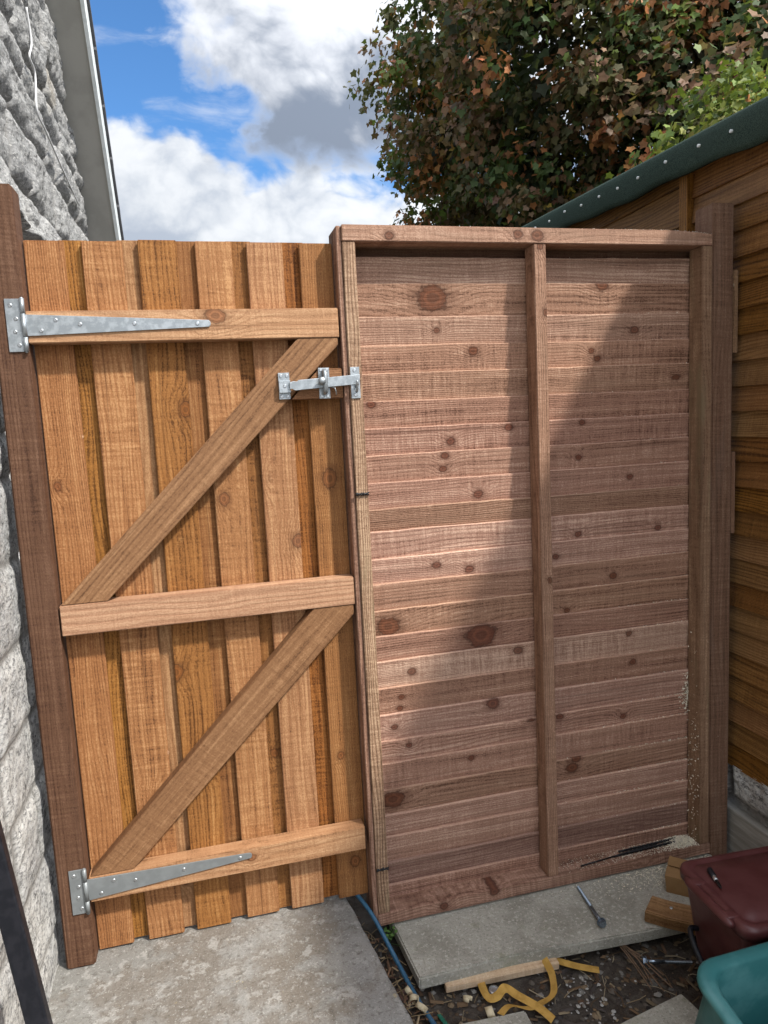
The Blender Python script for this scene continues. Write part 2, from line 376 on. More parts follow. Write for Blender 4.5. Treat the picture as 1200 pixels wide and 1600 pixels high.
M['rpost'] = wood('weathered dark post', (.075, .038, .022), (.155, .086, .053), (.235, .145, .095), knotc=(.05, .024, .016), blotch=(.17, .115, .085), blotch_amt=.45, grain=.4, saw=.8, rand_knots=.15, fleck=.15)
M['shed'] = wood('shed cladding golden brown', (.065, .028, .007), (.175, .081, .022), (.28, .142, .046), knotc=(.055, .022, .008), blotch=(.12, .058, .02), blotch_amt=.3, saw=.8, rand_knots=.3, rough=.6)
M['raw'] = wood('untreated offcut', (.26, .15, .07), (.46, .32, .20), (.56, .43, .29), knotc=(.16, .07, .03), blotch=(.42, .29, .17), blotch_amt=.3, rand_knots=.1)
M['rustwood'] = wood('orange brown offcut', (.11, .05, .02), (.23, .13, .06), (.34, .21, .11), knotc=(.10, .045, .02), blotch=(.15, .075, .03), blotch_amt=.5, rand_knots=.1)

def simple(name, col, rough=.5, metal=0, noise=None, spec=.5, bump=0, bscale=200):
    mt, t, b = material(name)
    b.inputs['Roughness'].default_value = rough; b.inputs['Metallic'].default_value = metal; b.inputs['Specular IOR Level'].default_value = spec
    P = t.n('ShaderNodeTexCoord').outputs['Object']
    if noise:
        c2, sc, amt = noise
        f = t.noise(P, sc, 5, .6)
        t.put(b.inputs['Base Color'], t.mix(t.math('MULTIPLY', t.step(f, .42, .62), amt), col, c2))
        t.put(b.inputs['Roughness'], t.math('MULTIPLY_ADD', t.noise(P, sc*2.3, 3, .6), .3, rough-.15))
    else: b.inputs['Base Color'].default_value = (*col, 1)
    if bump: t.put(b.inputs['Normal'], t.bump(t.noise(P, bscale, 4, .6), bump, .001))
    return mt
M['galv'] = simple('galvanised steel spangled', (.30, .33, .35), .45, .7, ((.44, .475, .50), 60, .8), bump=.15, bscale=500)
M['zinc'] = simple('bright zinc screw', (.55, .58, .60), .35, .9, ((.25, .26, .27), 400, .6))
M['epoxy'] = simple('grey coated steel', (.20, .215, .22), .45, .35, ((.26, .28, .285), 30, .5), bump=.05)
M['boltm'] = simple('steel coach bolt', (.30, .37, .45), .32, .9, ((.12, .14, .17), 250, .6))
M['blackm'] = simple('black painted metal', (.008, .009, .013), .45, .0, ((.02, .02, .026), 60, .5), spec=.35)
M['blackwire'] = simple('black wire', (.01, .01, .012), .4, .3)
M['maroon'] = simple('maroon plastic', (.072, .020, .020), .38, 0, ((.105, .036, .036), 14, .6), spec=.4, bump=.12, bscale=900)
M['teal'] = simple('teal plastic', (.030, .145, .150), .42, 0, ((.10, .26, .26), 9, .5), spec=.4, bump=.12, bscale=700)
M['card'] = simple('brown cardboard', (.30, .18, .085), .85, 0, ((.24, .14, .06), 18, .5), spec=.1)
M['web'] = simple('yellow woven webbing', (.46, .28, .075), .9, 0, ((.30, .17, .04), 40, .7), spec=.1, bump=.5, bscale=1400)
M['cable'] = simple('blue cable sheath', (.02, .085, .16), .45, 0, ((.05, .14, .22), 60, .5))
M['rope'] = simple('green twisted cord', (.01, .13, .08), .8)
M['cream'] = simple('cream shaving', (.55, .47, .32), .8, 0, ((.35, .26, .14), 70, .7), spec=.1)
M['whitecable'] = simple('white flex', (.62, .62, .62), .5)
M['soffit'] = simple('grey painted soffit', (.36, .35, .32), .6, 0, ((.28, .275, .25), 7, .6), spec=.2)
M['fascia'] = simple('white painted fascia', (.72, .76, .76), .45, 0, ((.5, .55, .55), 30, .5))
M['slate'] = simple('dark roof tile', (.09, .09, .098), .7, 0, ((.085, .085, .09), 40, .5), bump=.4, bscale=80)
M['nail'] = simple('galvanised clout nail', (.75, .77, .75), .5, .2)
M['dark'] = simple('dark room', (.012, .012, .013), .9)

# ------------------------------------------------------------------ ground
def mat_ground(name, cols, scales, bump=.6, bd=.004):
    mt, t, b = material(name); P = t.n('ShaderNodeTexCoord').outputs['Object']
    c = cols[0]
    for (cc, sc, lo, hi, amt) in scales:
        c = t.mix(t.math('MULTIPLY', t.step(t.noise(P, sc, 6, .65), lo, hi), amt), c, cc)
    t.put(b.inputs['Base Color'], c); b.inputs['Roughness'].default_value = .92; b.inputs['Specular IOR Level'].default_value = .15
    h = wsum_(t, t.noise(P, 60, 6, .7), t.math('MULTIPLY', t.noise(P, 260, 3, .7), .7))
    t.put(b.inputs['Normal'], t.bump(h, bump, bd)); return mt
M['earth'] = mat_ground('bare earth', [(.10, .085, .07)], [((.07, .09, .035), 1.2, .45, .6, .8), ((.05, .04, .03), 14, .5, .65, .6)])
M['soil'] = mat_ground('dark garden soil', [(.085, .072, .060)], [((.042, .033, .027), 22, .42, .6, .8), ((.13, .12, .11), 120, .6, .68, .8), ((.10, .07, .045), 60, .58, .66, .6)], 1.0, .006)
M['path'] = mat_ground('worn concrete path', [(.225, .218, .20)], [((.295, .288, .27), 4, .45, .62, .8), ((.15, .118, .088), 6, .47, .60, .6), ((.36, .35, .325), 30, .54, .62, .7), ((.085, .072, .058), 70, .53, .66, .5), ((.45, .36, .18), 26, .665, .70, .45), ((.50, .49, .46), 190, .56, .68, .6), ((.07, .06, .05), 260, .57, .68, .6)], 1.0, .005)
M['slab'] = mat_ground('grey concrete slab', [(.37, .355, .305)], [((.235, .225, .185), 5, .45, .6, .7), ((.50, .48, .42), 110, .54, .62, .75), ((.19, .175, .145), 150, .52, .66, .6), ((.60, .59, .56), 3.5, .66, .74, .5), ((.21, .22, .13), 11, .58, .70, .4), ((.07, .065, .055), 260, .60, .66, .7)], .9, .003)
me = pymesh('ground', [(-250, -250, -.075), (250, -250, -.075), (250, 250, -.075), (-250, 250, -.075)], [(0, 1, 2, 3)])
tag(link('ground', me, M['earth']), kind='structure')
def gridmesh(name, x0, x1, y0, y1, nx, ny, fz, mat, fx=None):
    xs = np.linspace(x0, x1, nx); ys = np.linspace(y0, y1, ny); X, Y = np.meshgrid(xs, ys)
    Z = fz(X, Y)
    if fx: X, Y = fx(X, Y)
    v = np.stack([X, Y, Z], -1).reshape(-1, 3)
    i = np.arange(nx*ny).reshape(ny, nx); f = np.stack([i[:-1, :-1], i[:-1, 1:], i[1:, 1:], i[1:, :-1]], -1).reshape(-1, 4)
    me = pymesh(name, v.tolist(), f.tolist()); return link(name, me, mat, None, True)
def soilz(X, Y): return -.058 + .018*(fbm2(X*9, Y*9, 3, 3)-.5) + .014*(fbm2(X*45, Y*45, 3, 8)-.5)
tag(gridmesh('soil', .60, 2.0, -1.9, .30, 200, 300, soilz, M['soil']), kind='structure')
# path: a raised slab of concrete up to a worn, slightly crooked edge
def edge_x(y): return .648 - .145*(y-.0) - .03*y*y
def path():
    nx, ny = 90, 230; ys = np.concatenate([np.linspace(-3.2, -.8, 40), np.linspace(-.79, .25, 150), np.linspace(.3, 4, 40)]); v = []; f = []
    for j, y in enumerate(ys):
        ex = edge_x(max(-1.2, min(y, .2))) + .006*(float(fbm2(np.array([y*30.]), np.array([.3]), 3, 5)[0])-.5)
        row = list(np.linspace(-.35, ex-.012, nx)) + [ex-.004, ex, ex+.004, ex+.006]
        for i, x in enumerate(row):
            z = .06 + .006*(float(fbm2(np.array([x*14.]), np.array([y*14.]), 3, 9)[0])-.5)
            if i == nx: z -= .002
            if i == nx+1: z -= .010
            if i == nx+2: z -= .06
            if i == nx+3: z = -.09
            v.append((x, y, z))
    w_ = nx+4
    for j in range(len(ys)-1):
        for i in range(w_-1): f.append((j*w_+i, j*w_+i+1, (j+1)*w_+i+1, (j+1)*w_+i))
    return pymesh('path', v, f)
tag(link('path', path(), M['path'], None, True), kind='structure')
def slab(name, poly, z0, z1, label):
    n = len(poly); v = [(x, y, z1) for x, y in poly] + [(x, y, z0) for x, y in poly]
    f = [tuple(range(n)), tuple(range(2*n-1, n-1, -1))] + [(i, n+i, n+(i+1) % n, (i+1) % n) for i in range(n)]
    me = pymesh(name, v, f); bm = bmesh.new(); bm.from_mesh(me); bmesh.ops.recalc_face_normals(bm, faces=bm.faces)
    bmesh.ops.bevel(bm, geom=bm.edges[:], offset=.004, segments=2, affect='EDGES', clamp_overlap=True); bm.to_mesh(me); bm.free()
    return tag(link(name, me, M['slab']), label, 'paving slab')
slab('paving_slab', [(.765, -.212), (1.02, -.211), (1.385, -.236), (1.62, -.245), (1.76, -.25), (1.76, .14), (.742, .14)], -.036, -.003, 'grey concrete paving slab lying along the foot of the slatted fence panel')
slab('paving_slab', [(.805, -.327), (.985, -.338), (.985, -.80), (.80, -.80)], -.075, -.036, 'broken grey slab corner at the photo\'s bottom edge under the yellow webbing')
slab('paving_slab', [(1.135, -.445), (1.36, -.405), (1.42, -.80), (1.16, -.82)], -.075, -.034, 'grey slab corner at the bottom edge just left of the teal box')

# ------------------------------------------------------------------ stone house
def mat_stone():
    mt, t, b = material('pale rock faced stone'); P = t.n('ShaderNodeTexCoord').outputs['Object']
    Ps = t.scalev(P, (1, 1, 1.8))
    c = t.mix(t.step(t.noise(P, 5, 5, .6), .4, .62), (.56, .55, .52), (.43, .43, .42))
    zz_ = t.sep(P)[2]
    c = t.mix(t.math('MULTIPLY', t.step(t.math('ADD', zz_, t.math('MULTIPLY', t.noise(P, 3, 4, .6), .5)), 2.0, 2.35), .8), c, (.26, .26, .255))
    c = t.mix(t.math('MULTIPLY', t.step(t.noise(Ps, 75, 6, .75), .45, .62), .85), c, (.165, .165, .165))
    c = t.mix(t.math('MULTIPLY', t.step(t.noise(Ps, 30, 7, .8), .53, .61), .85), c, (.085, .085, .085))
    c = t.mix(t.math('MULTIPLY', t.step(t.noise(Ps, 95, 4, .7), .55, .63), .7), c, (.56, .55, .52))
    c = t.mix(t.math('MULTIPLY', t.step(t.noise(P, 3.2, 5, .6), .60, .72), .35), c, (.36, .30, .21))
    mo = t.attr('mo')[2]
    c = t.mix(t.math('MULTIPLY', mo, .75), c, (.20, .19, .175))
    t.put(b.inputs['Base Color'], c); b.inputs['Roughness'].default_value = .9; b.inputs['Specular IOR Level'].default_value = .2
    h = wsum_(t, t.math('MULTIPLY', t.noise(Ps, 60, 8, .75), 1.3), t.math('MULTIPLY', t.vor(t.vmath('ADD', P, t.vmath('SCALE', t.noise(P, 30, 2, .5, 0, True), scale=.03)), 46), .7))
    t.put(b.inputs['Normal'], t.bump(h, .7, .007)); return mt
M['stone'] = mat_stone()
WX = -.085
def rake(y): return 2.284 + 1.30*(1.943 - y)
house = thing('stone_house', (WX, 1.0, .06), 'pale rough stone house wall with grey gable soffit left of the gate', 'house')
def stone_wall():
    ys = np.concatenate([np.linspace(-3.0, -1.0, 40), np.linspace(-.985, .25, 190), np.linspace(.26, 2.30, 190)])
    zs = np.concatenate([np.linspace(0.0, 2.0, 290), np.linspace(2.008, 3.4, 160), np.linspace(3.45, 5.0, 20)])
    Y, Z = np.meshgrid(ys, zs)
    rg = np.random.default_rng(4); z0 = 0.0; H = np.zeros_like(Y); MO = np.zeros_like(Y); k = 0
    zz = Z + .012*(fbm2(Y*5, Z*5, 3, 2)-.5)
    yy = Y + .016*(fbm2(Y*6+9, Z*6, 3, 6)-.5)
    edges = [0.0]
    while edges[-1] < 5.2: edges.append(edges[-1] + rg.choice([.105, .13, .16, .19]))
    for a, b_ in zip(edges[:-1], edges[1:]):
        y0 = -3.2 + rg.uniform(0, .2)
        while y0 < 2.6:
            ln = rg.uniform(.18, .46); m_ = (zz >= a) & (zz < b_) & (yy >= y0) & (yy < y0+ln)
            if m_.any():
                dz = np.minimum(zz[m_]-a, b_-zz[m_]); dy = np.minimum(yy[m_]-y0, y0+ln-yy[m_]); dd = np.minimum(dz, dy)
                lift = rg.uniform(.012, .034); tl = rg.uniform(-.10, .10); tl2 = rg.uniform(-.06, .06)
                prof = np.clip((dd-.006)/.03, 0, 1)**.55
                H[m_] = prof*(lift + tl*(zz[m_]-(a+b_)/2) + tl2*(yy[m_]-y0-ln/2))
                MO[m_] = np.clip(1-(dd-.005)/.007, 0, 1)
            y0 += ln
    hi_ = np.clip((Z-1.75)/.3, 0, 1); n_ = fbm2(Y*11, Z*15, 5, 21, .6)*(1-.55*hi_) + fbm2(Y*34, Z*48, 4, 23, .65)*.55*hi_; ridge = 1-np.abs(2*fbm2(Y*17+5, Z*24, 4, 31)-1)
    low = np.clip((1.75-Z)/.3, 0, 1)
    H = (H + (.026*(n_-.5) + .016*(ridge-.7))*(1-.7*MO))*(1-.60*low) + .006*low
    X = WX - .022 + np.clip(H, -.03, .05)
    # the dark opening with its lintel, behind the gate
    op = (Z > 1.0) & (Z < 1.965 + .02*(fbm2(Y*20, Y*3, 3, 5)-.5)) & (Y > .12) & (Y < 1.05)
    X = np.where(op, WX-.24, X)
    keep = Z <= rake(Y)+.02
    Zc = np.minimum(Z, rake(Y)+.015)
    i = np.arange(Y.size).reshape(Y.shape)
    q = np.stack([i[:-1, :-1], i[:-1, 1:], i[1:, 1:], i[1:, :-1]], -1).reshape(-1, 4)
    kq = keep.reshape(-1)[q].any(1); q = q[kq]
    used = np.unique(q); mp = -np.ones(Y.size, int); mp[used] = np.arange(len(used))
    v = np.stack([X, Y, Zc], -1).reshape(-1, 3)[used]
    me = pymesh('wall', v.tolist(), mp[q].tolist())
    a = me.attributes.new('mo', 'FLOAT', 'POINT'); a.data.foreach_set('value', MO.reshape(-1)[used].astype(np.float32)); return me
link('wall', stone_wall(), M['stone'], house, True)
mb = MB(); mb.v = []
def rake_piece(name, x0, x1, dz0, dz1, mat, ya=-2.0, yb=2.10, sub=1):
    q = MB(); v = []
    for x in (x0, x1):
        for y, dz in ((ya, dz0), (yb, dz0), (yb, dz1), (ya, dz1)): v.append((x, y, rake(y)+dz))
    q.add(v, [(0,1,2,3), (7,6,5,4), (0,4,5,1), (1,5,6,2), (2,6,7,3), (3,7,4,0)])
    return q.build(name, mat, house)
rake_piece('soffit', WX-.05, WX+.112, 0.0, .02, M['soffit'])
rake_piece('bargeboard', WX+.112, WX+.126, -.012, .16, M['fascia'])
# the roof: overlapping courses of tiles down the slope, carried across the house
q = MB(); x0, x1 = -3.2, WX+.137
k = 0; y = 2.25
while y > -2.0:
    yn = y-.13
    v = []
    for x in (x0, x1):
        v += [(x, y+.01, rake(y+.01)+.185), (x, yn-.03, rake(yn-.03)+.17), (x, yn-.03, rake(yn-.03)+.19), (x, y+.01, rake(y+.01)+.215)]
    q.add(v, [(0,1,2,3), (7,6,5,4), (0,4,5,1), (1,5,6,2), (2,6,7,3), (3,7,4,0)]); y = yn
q.build('roof', M['slate'], house)
q = MB(); q.b2((-3.1, -2.9, .0), (WX-.25, 2.1, 2.2)); q.build('far_wall', M['dark'], house)
cpts = [(-.07, .799, 2.679), (-.07, .825, 2.59), (-.07, .765, 2.52), (-.07, .83, 2.50), (-.07, .80, 2.378), (-.07, .927, 2.365), (-.07, 1.22, 2.335), (-.07, 1.54, 2.313)]
def smooth_pts(p, n=6):
    p = [Vector(a) for a in p]; o = []
    for i in range(len(p)-1):
        a, b_, c, d = p[max(i-1, 0)], p[i], p[i+1], p[min(i+2, len(p)-1)]
        for k in range(n):
            s_ = k/n; o.append(.5*((2*b_)+(c-a)*s_+(2*a-5*b_+4*c-d)*s_*s_+(3*b_-a-3*c+d)*s_**3))
    o.append(p[-1]); return o
q = MB(); q.tube(smooth_pts(cpts), .0032, 6); q.build('cable', M['whitecable'], house, True)

# ------------------------------------------------------------------ left gate post
post = board('gate_post', (-.0705, -.001, .061), (-.0035, .068, 1.905), 'z', M['post'], None, bevel=.004, tint_=(1.0, .5, .3))
tag(post, 'smooth brown gate post carrying the two long hinges beside the stone wall', 'post')

# ------------------------------------------------------------------ gate
gate = thing('wooden_gate', (.35, .045, .064), 'orange brown board gate with Z bracing, long strap hinges and a steel latch', 'gate')
raised = [(-.001, .083), (.1195, .208), (.241, .3285), (.37, .455), (.489, .576), (.617, .699)]
GK = [(0.66, 1.219, 0.021), (0.568, 1.066, 0.0161), (0.244, 0.763, 0.0194), (0.319, 1.409, 0.0161), (0.393, 1.186, 0.0145), (0.587, 0.854, 0.0129), (0.309, 0.507, 0.0145), (0.178, 0.444, 0.0129), (0.472, 0.506, 0.0113), (0.645, 0.477, 0.0097), (0.668, 0.168, 0.0145), (0.221, 0.199, 0.0097), (0.017, 1.244, 0.0097), (0.256, 1.701, 0.0113)]
tints = [(1.02, .5, .3), (1.02, .55, .4), (.98, .3, .65), (1.05, .6, .5), (1.02, .75, .4), (.92, .45, .55)]
rtints = [(1.05, .2, .95), (.93, .75, .7), (.80, .4, .4), (.86, .35, .6), (.95, .15, .2)]
for i, (a, b_) in enumerate(raised):
    ks = [(z, x, r) for (x, z, r) in GK if a < x < b_][:3]
    j = rng.uniform(-.0015, .0015)
    board('board', (a, .0445+j, .0655+rng.uniform(-.003, .002)), (b_, .0560+j, 1.8+rng.uniform(-.002, .003)), 'z', M['gate'], gate, tint_=tints[i], knots=ks, rot=rng.uniform(-.0015, .0015))
for i in range(5):
    a = raised[i][1]-.014; b_ = raised[i+1][0]+.014
    ks = [(z, x, r) for (x, z, r) in GK if raised[i][1] < x < raised[i+1][0]][:3]
    j = rng.uniform(0, .0015)
    board('board', (a, .0575+j, .064+rng.uniform(0, .006)), (b_, .0725+j, 1.8045+rng.uniform(-.002, .002)), 'z', M['gate'], gate, tint_=rtints[i], knots=ks)
def scar(x0, z0, x1, z1, w_):
    a = Vector((x0, z0)); b_ = Vector((x1, z1)); n_ = 9; up_ = []; dn = []
    d_ = (b_-a); nn = Vector((-d_.y, d_.x)).normalized()
    for k in range(n_):
        f_ = k/(n_-1); c_ = a+d_*f_+nn*(.25*w_*math.sin(3.14*f_)); hw = w_*.5*(f_**.7)*(1 if k < n_-1 else .8); up_.append(c_+nn*hw); dn.append(c_-nn*hw)
    prism('torn_grain', [tuple(q_) for q_ in up_]+[tuple(q_) for q_ in dn[::-1]], .0436, .0446, (x1-x0, z1-z0), M['rail'], gate, bevel=0, tint_=(1.05, .6, .3))
scar(.028, 1.392, .082, 1.352, .016); scar(.142, .592, .207, .552, .020)
board('rail', (-.003, 0, 1.567), (.697, .0437, 1.637), 'x', M['rail'], gate, tint_=(1.05, .6, .5), knots=[(.405, 1.622, .020)])
board('rail', (.001, 0, .8965), (.699, .0437, .9685), 'x', M['rail'], gate, tint_=(.98, .78, .1))
board('rail', (.0, 0, .2255), (.691, .0437, .2895), 'x', M['rail'], gate, tint_=(1.0, .5, .45), knots=[(.392, .262, .010)])
prism('brace', [(.004, .9695), (.107, .9695), (.693, 1.549), (.693, 1.566), (.595, 1.566)], .0025, .0437, (.594, .597), M['brace'], gate, tint_=(1.0, .5, .5), knots=[(1.055, .578, .014)] and [])
prism('brace', [(.004, .2905), (.106, .2905), (.695, .872), (.695, .8955), (.593, .8955)], .0025, .0437, (.594, .597), M['brace'], gate, tint_=(.95, .45, .45))
prism('latch_block', [(.571, 1.421), (.699, 1.420), (.699, 1.4925), (.6435, 1.4935)], .0015, .0437, (1, 0), M['brace'], gate, tint_=(1.0, .4, .2))

def screw(x, y, z, r=.0045, parent=None, mat='zinc'):
    q = MB(); q.lathe((x, y, z), [(r, 0), (r, .0006), (r*.72, .0016)], (0, -1, 0), 12)
    a = rng.uniform(0, 3.14); ax = (Vector((math.cos(a), 0, math.sin(a))), Vector((0, 1, 0)), Vector((-math.sin(a), 0, math.cos(a))))
    o = q.build('screw', M[mat], parent); 
    q2 = MB(); 
    # cross recess cut as two sunk dark bars sharing the screw's mesh
    return o
def hinge(z, mat, slope, post_z, knz, label):
    h = bpy.data.objects.new('hinge', None); COL.objects.link(h); h.location = (-.02, 0, z); h.parent = gate
    h.matrix_parent_inverse = Matrix.Translation(-gate.location); h['label'] = label
    def pl(name, pts, y0, y1, bev=.0006):
        n = len(pts); v = [(x, y0, zz) for x, zz in pts] + [(x, y1, zz) for x, zz in pts]
        q = MB(); q.add(v, [tuple(range(n)), tuple(range(2*n-1, n-1, -1))] + [(i, n+i, n+(i+1) % n, (i+1) % n) for i in range(n)])
        o = q.build(name, M[mat], None, bevel=bev); o.parent = h; o.matrix_parent_inverse = Matrix.Translation(-gate.location-h.location+gate.location); return o
    return h, pl
def sub(o, h):
    o.parent = h; o.matrix_parent_inverse = Matrix.Translation(-h.location); return o
def make_hinge(z, mat, zl, zr, label):
    # zl: strap (top, bottom) at the knuckle; zr: at the tip
    h = thing('hinge', (-.01, 0, z), None, None); h['label'] = label
    h.parent = gate; h.matrix_parent_inverse = Matrix.Translation(-gate.location)
    def plate(name, pts, y0, y1):
        n = len(pts); v = [(x, y0, zz) for x, zz in pts] + [(x, y1, zz) for x, zz in pts]
        q = MB(); q.add(v, [tuple(range(n)), tuple(range(2*n-1, n-1, -1))] + [(i, n+i, n+(i+1) % n, (i+1) % n) for i in range(n)])
        return sub(q.build(name, M[mat], None, bevel=.0006), h)
    zc = (zl[0]+zl[1])/2; ht = .057
    plate('post_leaf', [(-.042, zc-ht), (-.011, zc-ht), (-.011, zc+ht), (-.042, zc+ht)], -.0045, -.0012)
    xt = .386; zm = (zr[0]+zr[1])/2; hr = (zr[0]-zr[1])/2
    tip = [(xt+hr*.9*math.cos(a), zm+hr*math.sin(a)) for a in (-1.2, -.6, 0, .6, 1.2)]
    plate('strap', [(-.006, zl[1]), (xt-.004, zr[1])] + tip + [(xt-.004, zr[0]), (-.006, zl[0])], -.0038, -.0005)
    q = MB()
    q.tube([(-.0065, -.006, zc-ht), (-.0065, -.006, zc-.026)], .0052, 12); q.tube([(-.0065, -.006, zc-.0245), (-.0065, -.006, zc+.0245)], .0052, 12); q.tube([(-.0065, -.006, zc+.026), (-.0065, -.006, zc+ht)], .0052, 12)
    q.lathe((-.0065, -.006, zc+ht), [(.0036, 0), (.0036, .002), (.002, .003)], (0, 0, 1), 10); q.lathe((-.0065, -.006, zc-ht), [(.0036, 0), (.0036, .002), (.002, .003)], (0, 0, -1), 10)
    sub(q.build('knuckle', M[mat], None, True), h)
    for (x, dz) in ((-.031, .043), (-.022, .014), (-.026, -.014), (-.020, -.043)):
        sub(screw(x, -.0045, zc+dz), h)
    for fx, off in ((.07, -.55), (.15, .5), (.28, 0.05), (.58, .1), (.94, 0)):
        x = fx*xt; zt = zl[0]+(zr[0]-zl[0])*fx; zb = zl[1]+(zr[1]-zl[1])*fx
        sub(screw(x, -.0038, (zt+zb)/2+off*(zt-zb)/2), h)
    return h
make_hinge(1.607, 'galv', (1.629, 1.582), (1.612, 1.596), 'shiny spangled galvanised strap hinge at the top')
make_hinge(.26, 'epoxy', (.288, .234), (.2785, .2635), 'dull grey strap hinge at the bottom')

latch = thing('latch', (.60, 0, 1.455), None, None); latch.parent = gate; latch.matrix_parent_inverse = Matrix.Translation(-gate.location)
q = MB(); q.b2((.541, -.003, 1.422), (.568, .0022, 1.485)); sub(q.build('pivot_plate', M['galv'], None, bevel=.0006), latch)
q = MB(); q.b2((.541, -.0105, 1.437), (.569, -.0042, 1.466)); sub(q.build('pivot_clamp', M['galv'], None, bevel=.001), latch)
q = MB(); q.b2((.639, -.003, 1.420), (.666, .0012, 1.494)); sub(q.build('guide_plate', M['galv'], None, bevel=.0006), latch)
bar = [(.566, 1.4450), (.572, 1.4455), (.578, 1.4415), (.738, 1.4515), (.740, 1.4745), (.588, 1.4660), (.584, 1.4625), (.575, 1.4635), (.566, 1.4610)]
n = len(bar); v = [(x, -.0165, z) for x, z in bar] + [(x, -.0115, z) for x, z in bar]
q = MB(); q.add(v, [tuple(range(n)), tuple(range(2*n-1, n-1, -1))] + [(i, n+i, n+(i+1) % n, (i+1) % n) for i in range(n)])
sub(q.build('latch_bar', M['galv'], None, bevel=.0007), latch)
q = MB(); q.tube(smooth_pts([(.652, -.003, 1.4835), (.652, -.017, 1.484), (.652, -.0235, 1.474), (.652, -.0235, 1.450), (.652, -.018, 1.436), (.652, -.003, 1.434)], 4), .0056, 10); sub(q.build('guide_loop', M['galv'], None, True), latch)
q = MB(); q.lathe((.643, -.0165, 1.4615), [(.004, 0), (.004, .006), (.0085, .009), (.0095, .014), (.007, .0185), (.002, .0195)], (0, -1, 0), 14); sub(q.build('knob', M['galv'], None, True), latch)
q = MB(); q.tube(smooth_pts([(.668, -.002, 1.447), (.675, -.012, 1.445), (.679, -.012, 1.435), (.680, -.006, 1.428)], 4), .0016, 8); sub(q.build('wire_hook', M['zinc'], None, True), latch)
for x, z in ((.5475, 1.478), (.562, 1.478), (.5475, 1.429), (.562, 1.429), (.645, 1.489), (.660, 1.489), (.645, 1.4255), (.660, 1.4255)):
    sub(screw(x, -.003, z, .0042, None, 'zinc'), latch)
sub(screw(.555, -.0105, 1.453, .0042), latch)

# ------------------------------------------------------------------ fence panel
panel = thing('fence_panel', (1.23, .03, 0), 'pinkish brown lap fence panel of horizontal slats in a stud frame', 'fence panel')
FY = -.010
def sag(p):          # right end of the top rail is planed off in a curve
    d = max(0, (p.x-1.60)/.15)
    if p.z > 1.81: p = p.copy(); p.z -= .009*d*d
    return p
board('top_rail', (.7145, FY-.0015, 1.7915), (1.749, .066, 1.8300), 'x', M['frame'], panel, tint_=(1.1, .55, .5), knots=[(1.172, 1.813, .012), (1.224, 1.811, .015), (.832, 1.805, .010)], sub=24, warp_fn=sag)
board('stud', (.7148, FY, .0365), (.7465, .046, 1.7905), 'z', M['stud'], panel, tint_=(1.12, .5, .5))
board('edge_strip', (.7015, -.0035, .0045), (.7138, .040, 1.8285), 'z', M['frame'], panel, tint_=(.92, .45, .3))
board('back_stud', (.7005, .0415, .004), (.7455, .087, 1.8280), 'z', M['frame'], panel, tint_=(.7, .4, .3))
board('stud', (1.2160, FY, .0365), (1.2495, .0455, 1.7905), 'z', M['frame'], panel, tint_=(1.02, .45, .6), knots=[(1.785, 1.233, .010), (1.618, 1.246, .009), (.905, 1.24, .007)])
board('stud', (1.7175, FY, .0365), (1.7495, .0445, 1.7905), 'z', M['stud'], panel, tint_=(.98, .4, .4))
board('bottom_rail', (.7125, FY-.001, .0015), (1.7560, .062, .0355), 'x', M['frame'], panel, tint_=(.95, .55, .1), knots=[(.90, .02, .011), (1.05, .03, .012)])
board('batten', (.747, .0665, 1.735), (1.749, .09, 1.815), 'x', M['frame'], panel, tint_=(.5, .4, .4))
slz = [1.769, 1.703, 1.621, 1.549, 1.48, 1.408, 1.339, 1.27, 1.2, 1.13, 1.071, 0.999, 0.931, 0.859, 0.788, 0.72, 0.644, 0.57, 0.495, 0.431, 0.353, 0.283, 0.217, 0.144, 0.075]
KS = [(0.957, 1.667, 0.0355), (0.964, 1.585, 0.0097), (1.063, 1.53, 0.0145), (0.991, 1.296, 0.0129), (0.972, 1.259, 0.0113), (0.967, 1.224, 0.0113), (1.064, 1.149, 0.0145), (0.938, 0.967, 0.0129), (1.032, 0.945, 0.0129), (0.893, 0.884, 0.0081), (0.796, 0.812, 0.0274), (1.059, 0.757, 0.0371), (1.167, 0.699, 0.0145), (0.853, 0.68, 0.0129), (0.822, 0.612, 0.0097), (0.817, 0.58, 0.0097), (1.085, 0.555, 0.0194), (0.798, 0.53, 0.0097), (0.938, 0.538, 0.0081), (0.837, 0.472, 0.0097), (1.066, 0.445, 0.0097), (1.016, 0.405, 0.0097), (0.784, 0.324, 0.0274), (0.79, 0.244, 0.0081), (1.157, 1.325, 0.0129), (1.429, 1.501, 0.0097), (1.546, 1.577, 0.0129), (1.41, 1.522, 0.0097), (1.366, 1.231, 0.0097), (1.527, 1.166, 0.0097), (1.377, 1.328, 0.0097), (1.558, 1.256, 0.0081), (1.362, 1.014, 0.0113), (1.62, 1.011, 0.0113), (1.291, 0.956, 0.0097), (1.472, 0.883, 0.0113), (1.519, 0.706, 0.0097), (1.518, 0.673, 0.0097), (1.533, 0.617, 0.0113), (1.34, 0.351, 0.0161), (1.329, 0.323, 0.0194), (1.291, 0.486, 0.0113), (1.499, 0.454, 0.0113), (1.499, 0.394, 0.0065), (1.324, 0.796, 0.0097), (1.564, 0.524, 0.0081), (0.779, 1.402, 0.0129), (1.442, 1.698, 0.0194)]
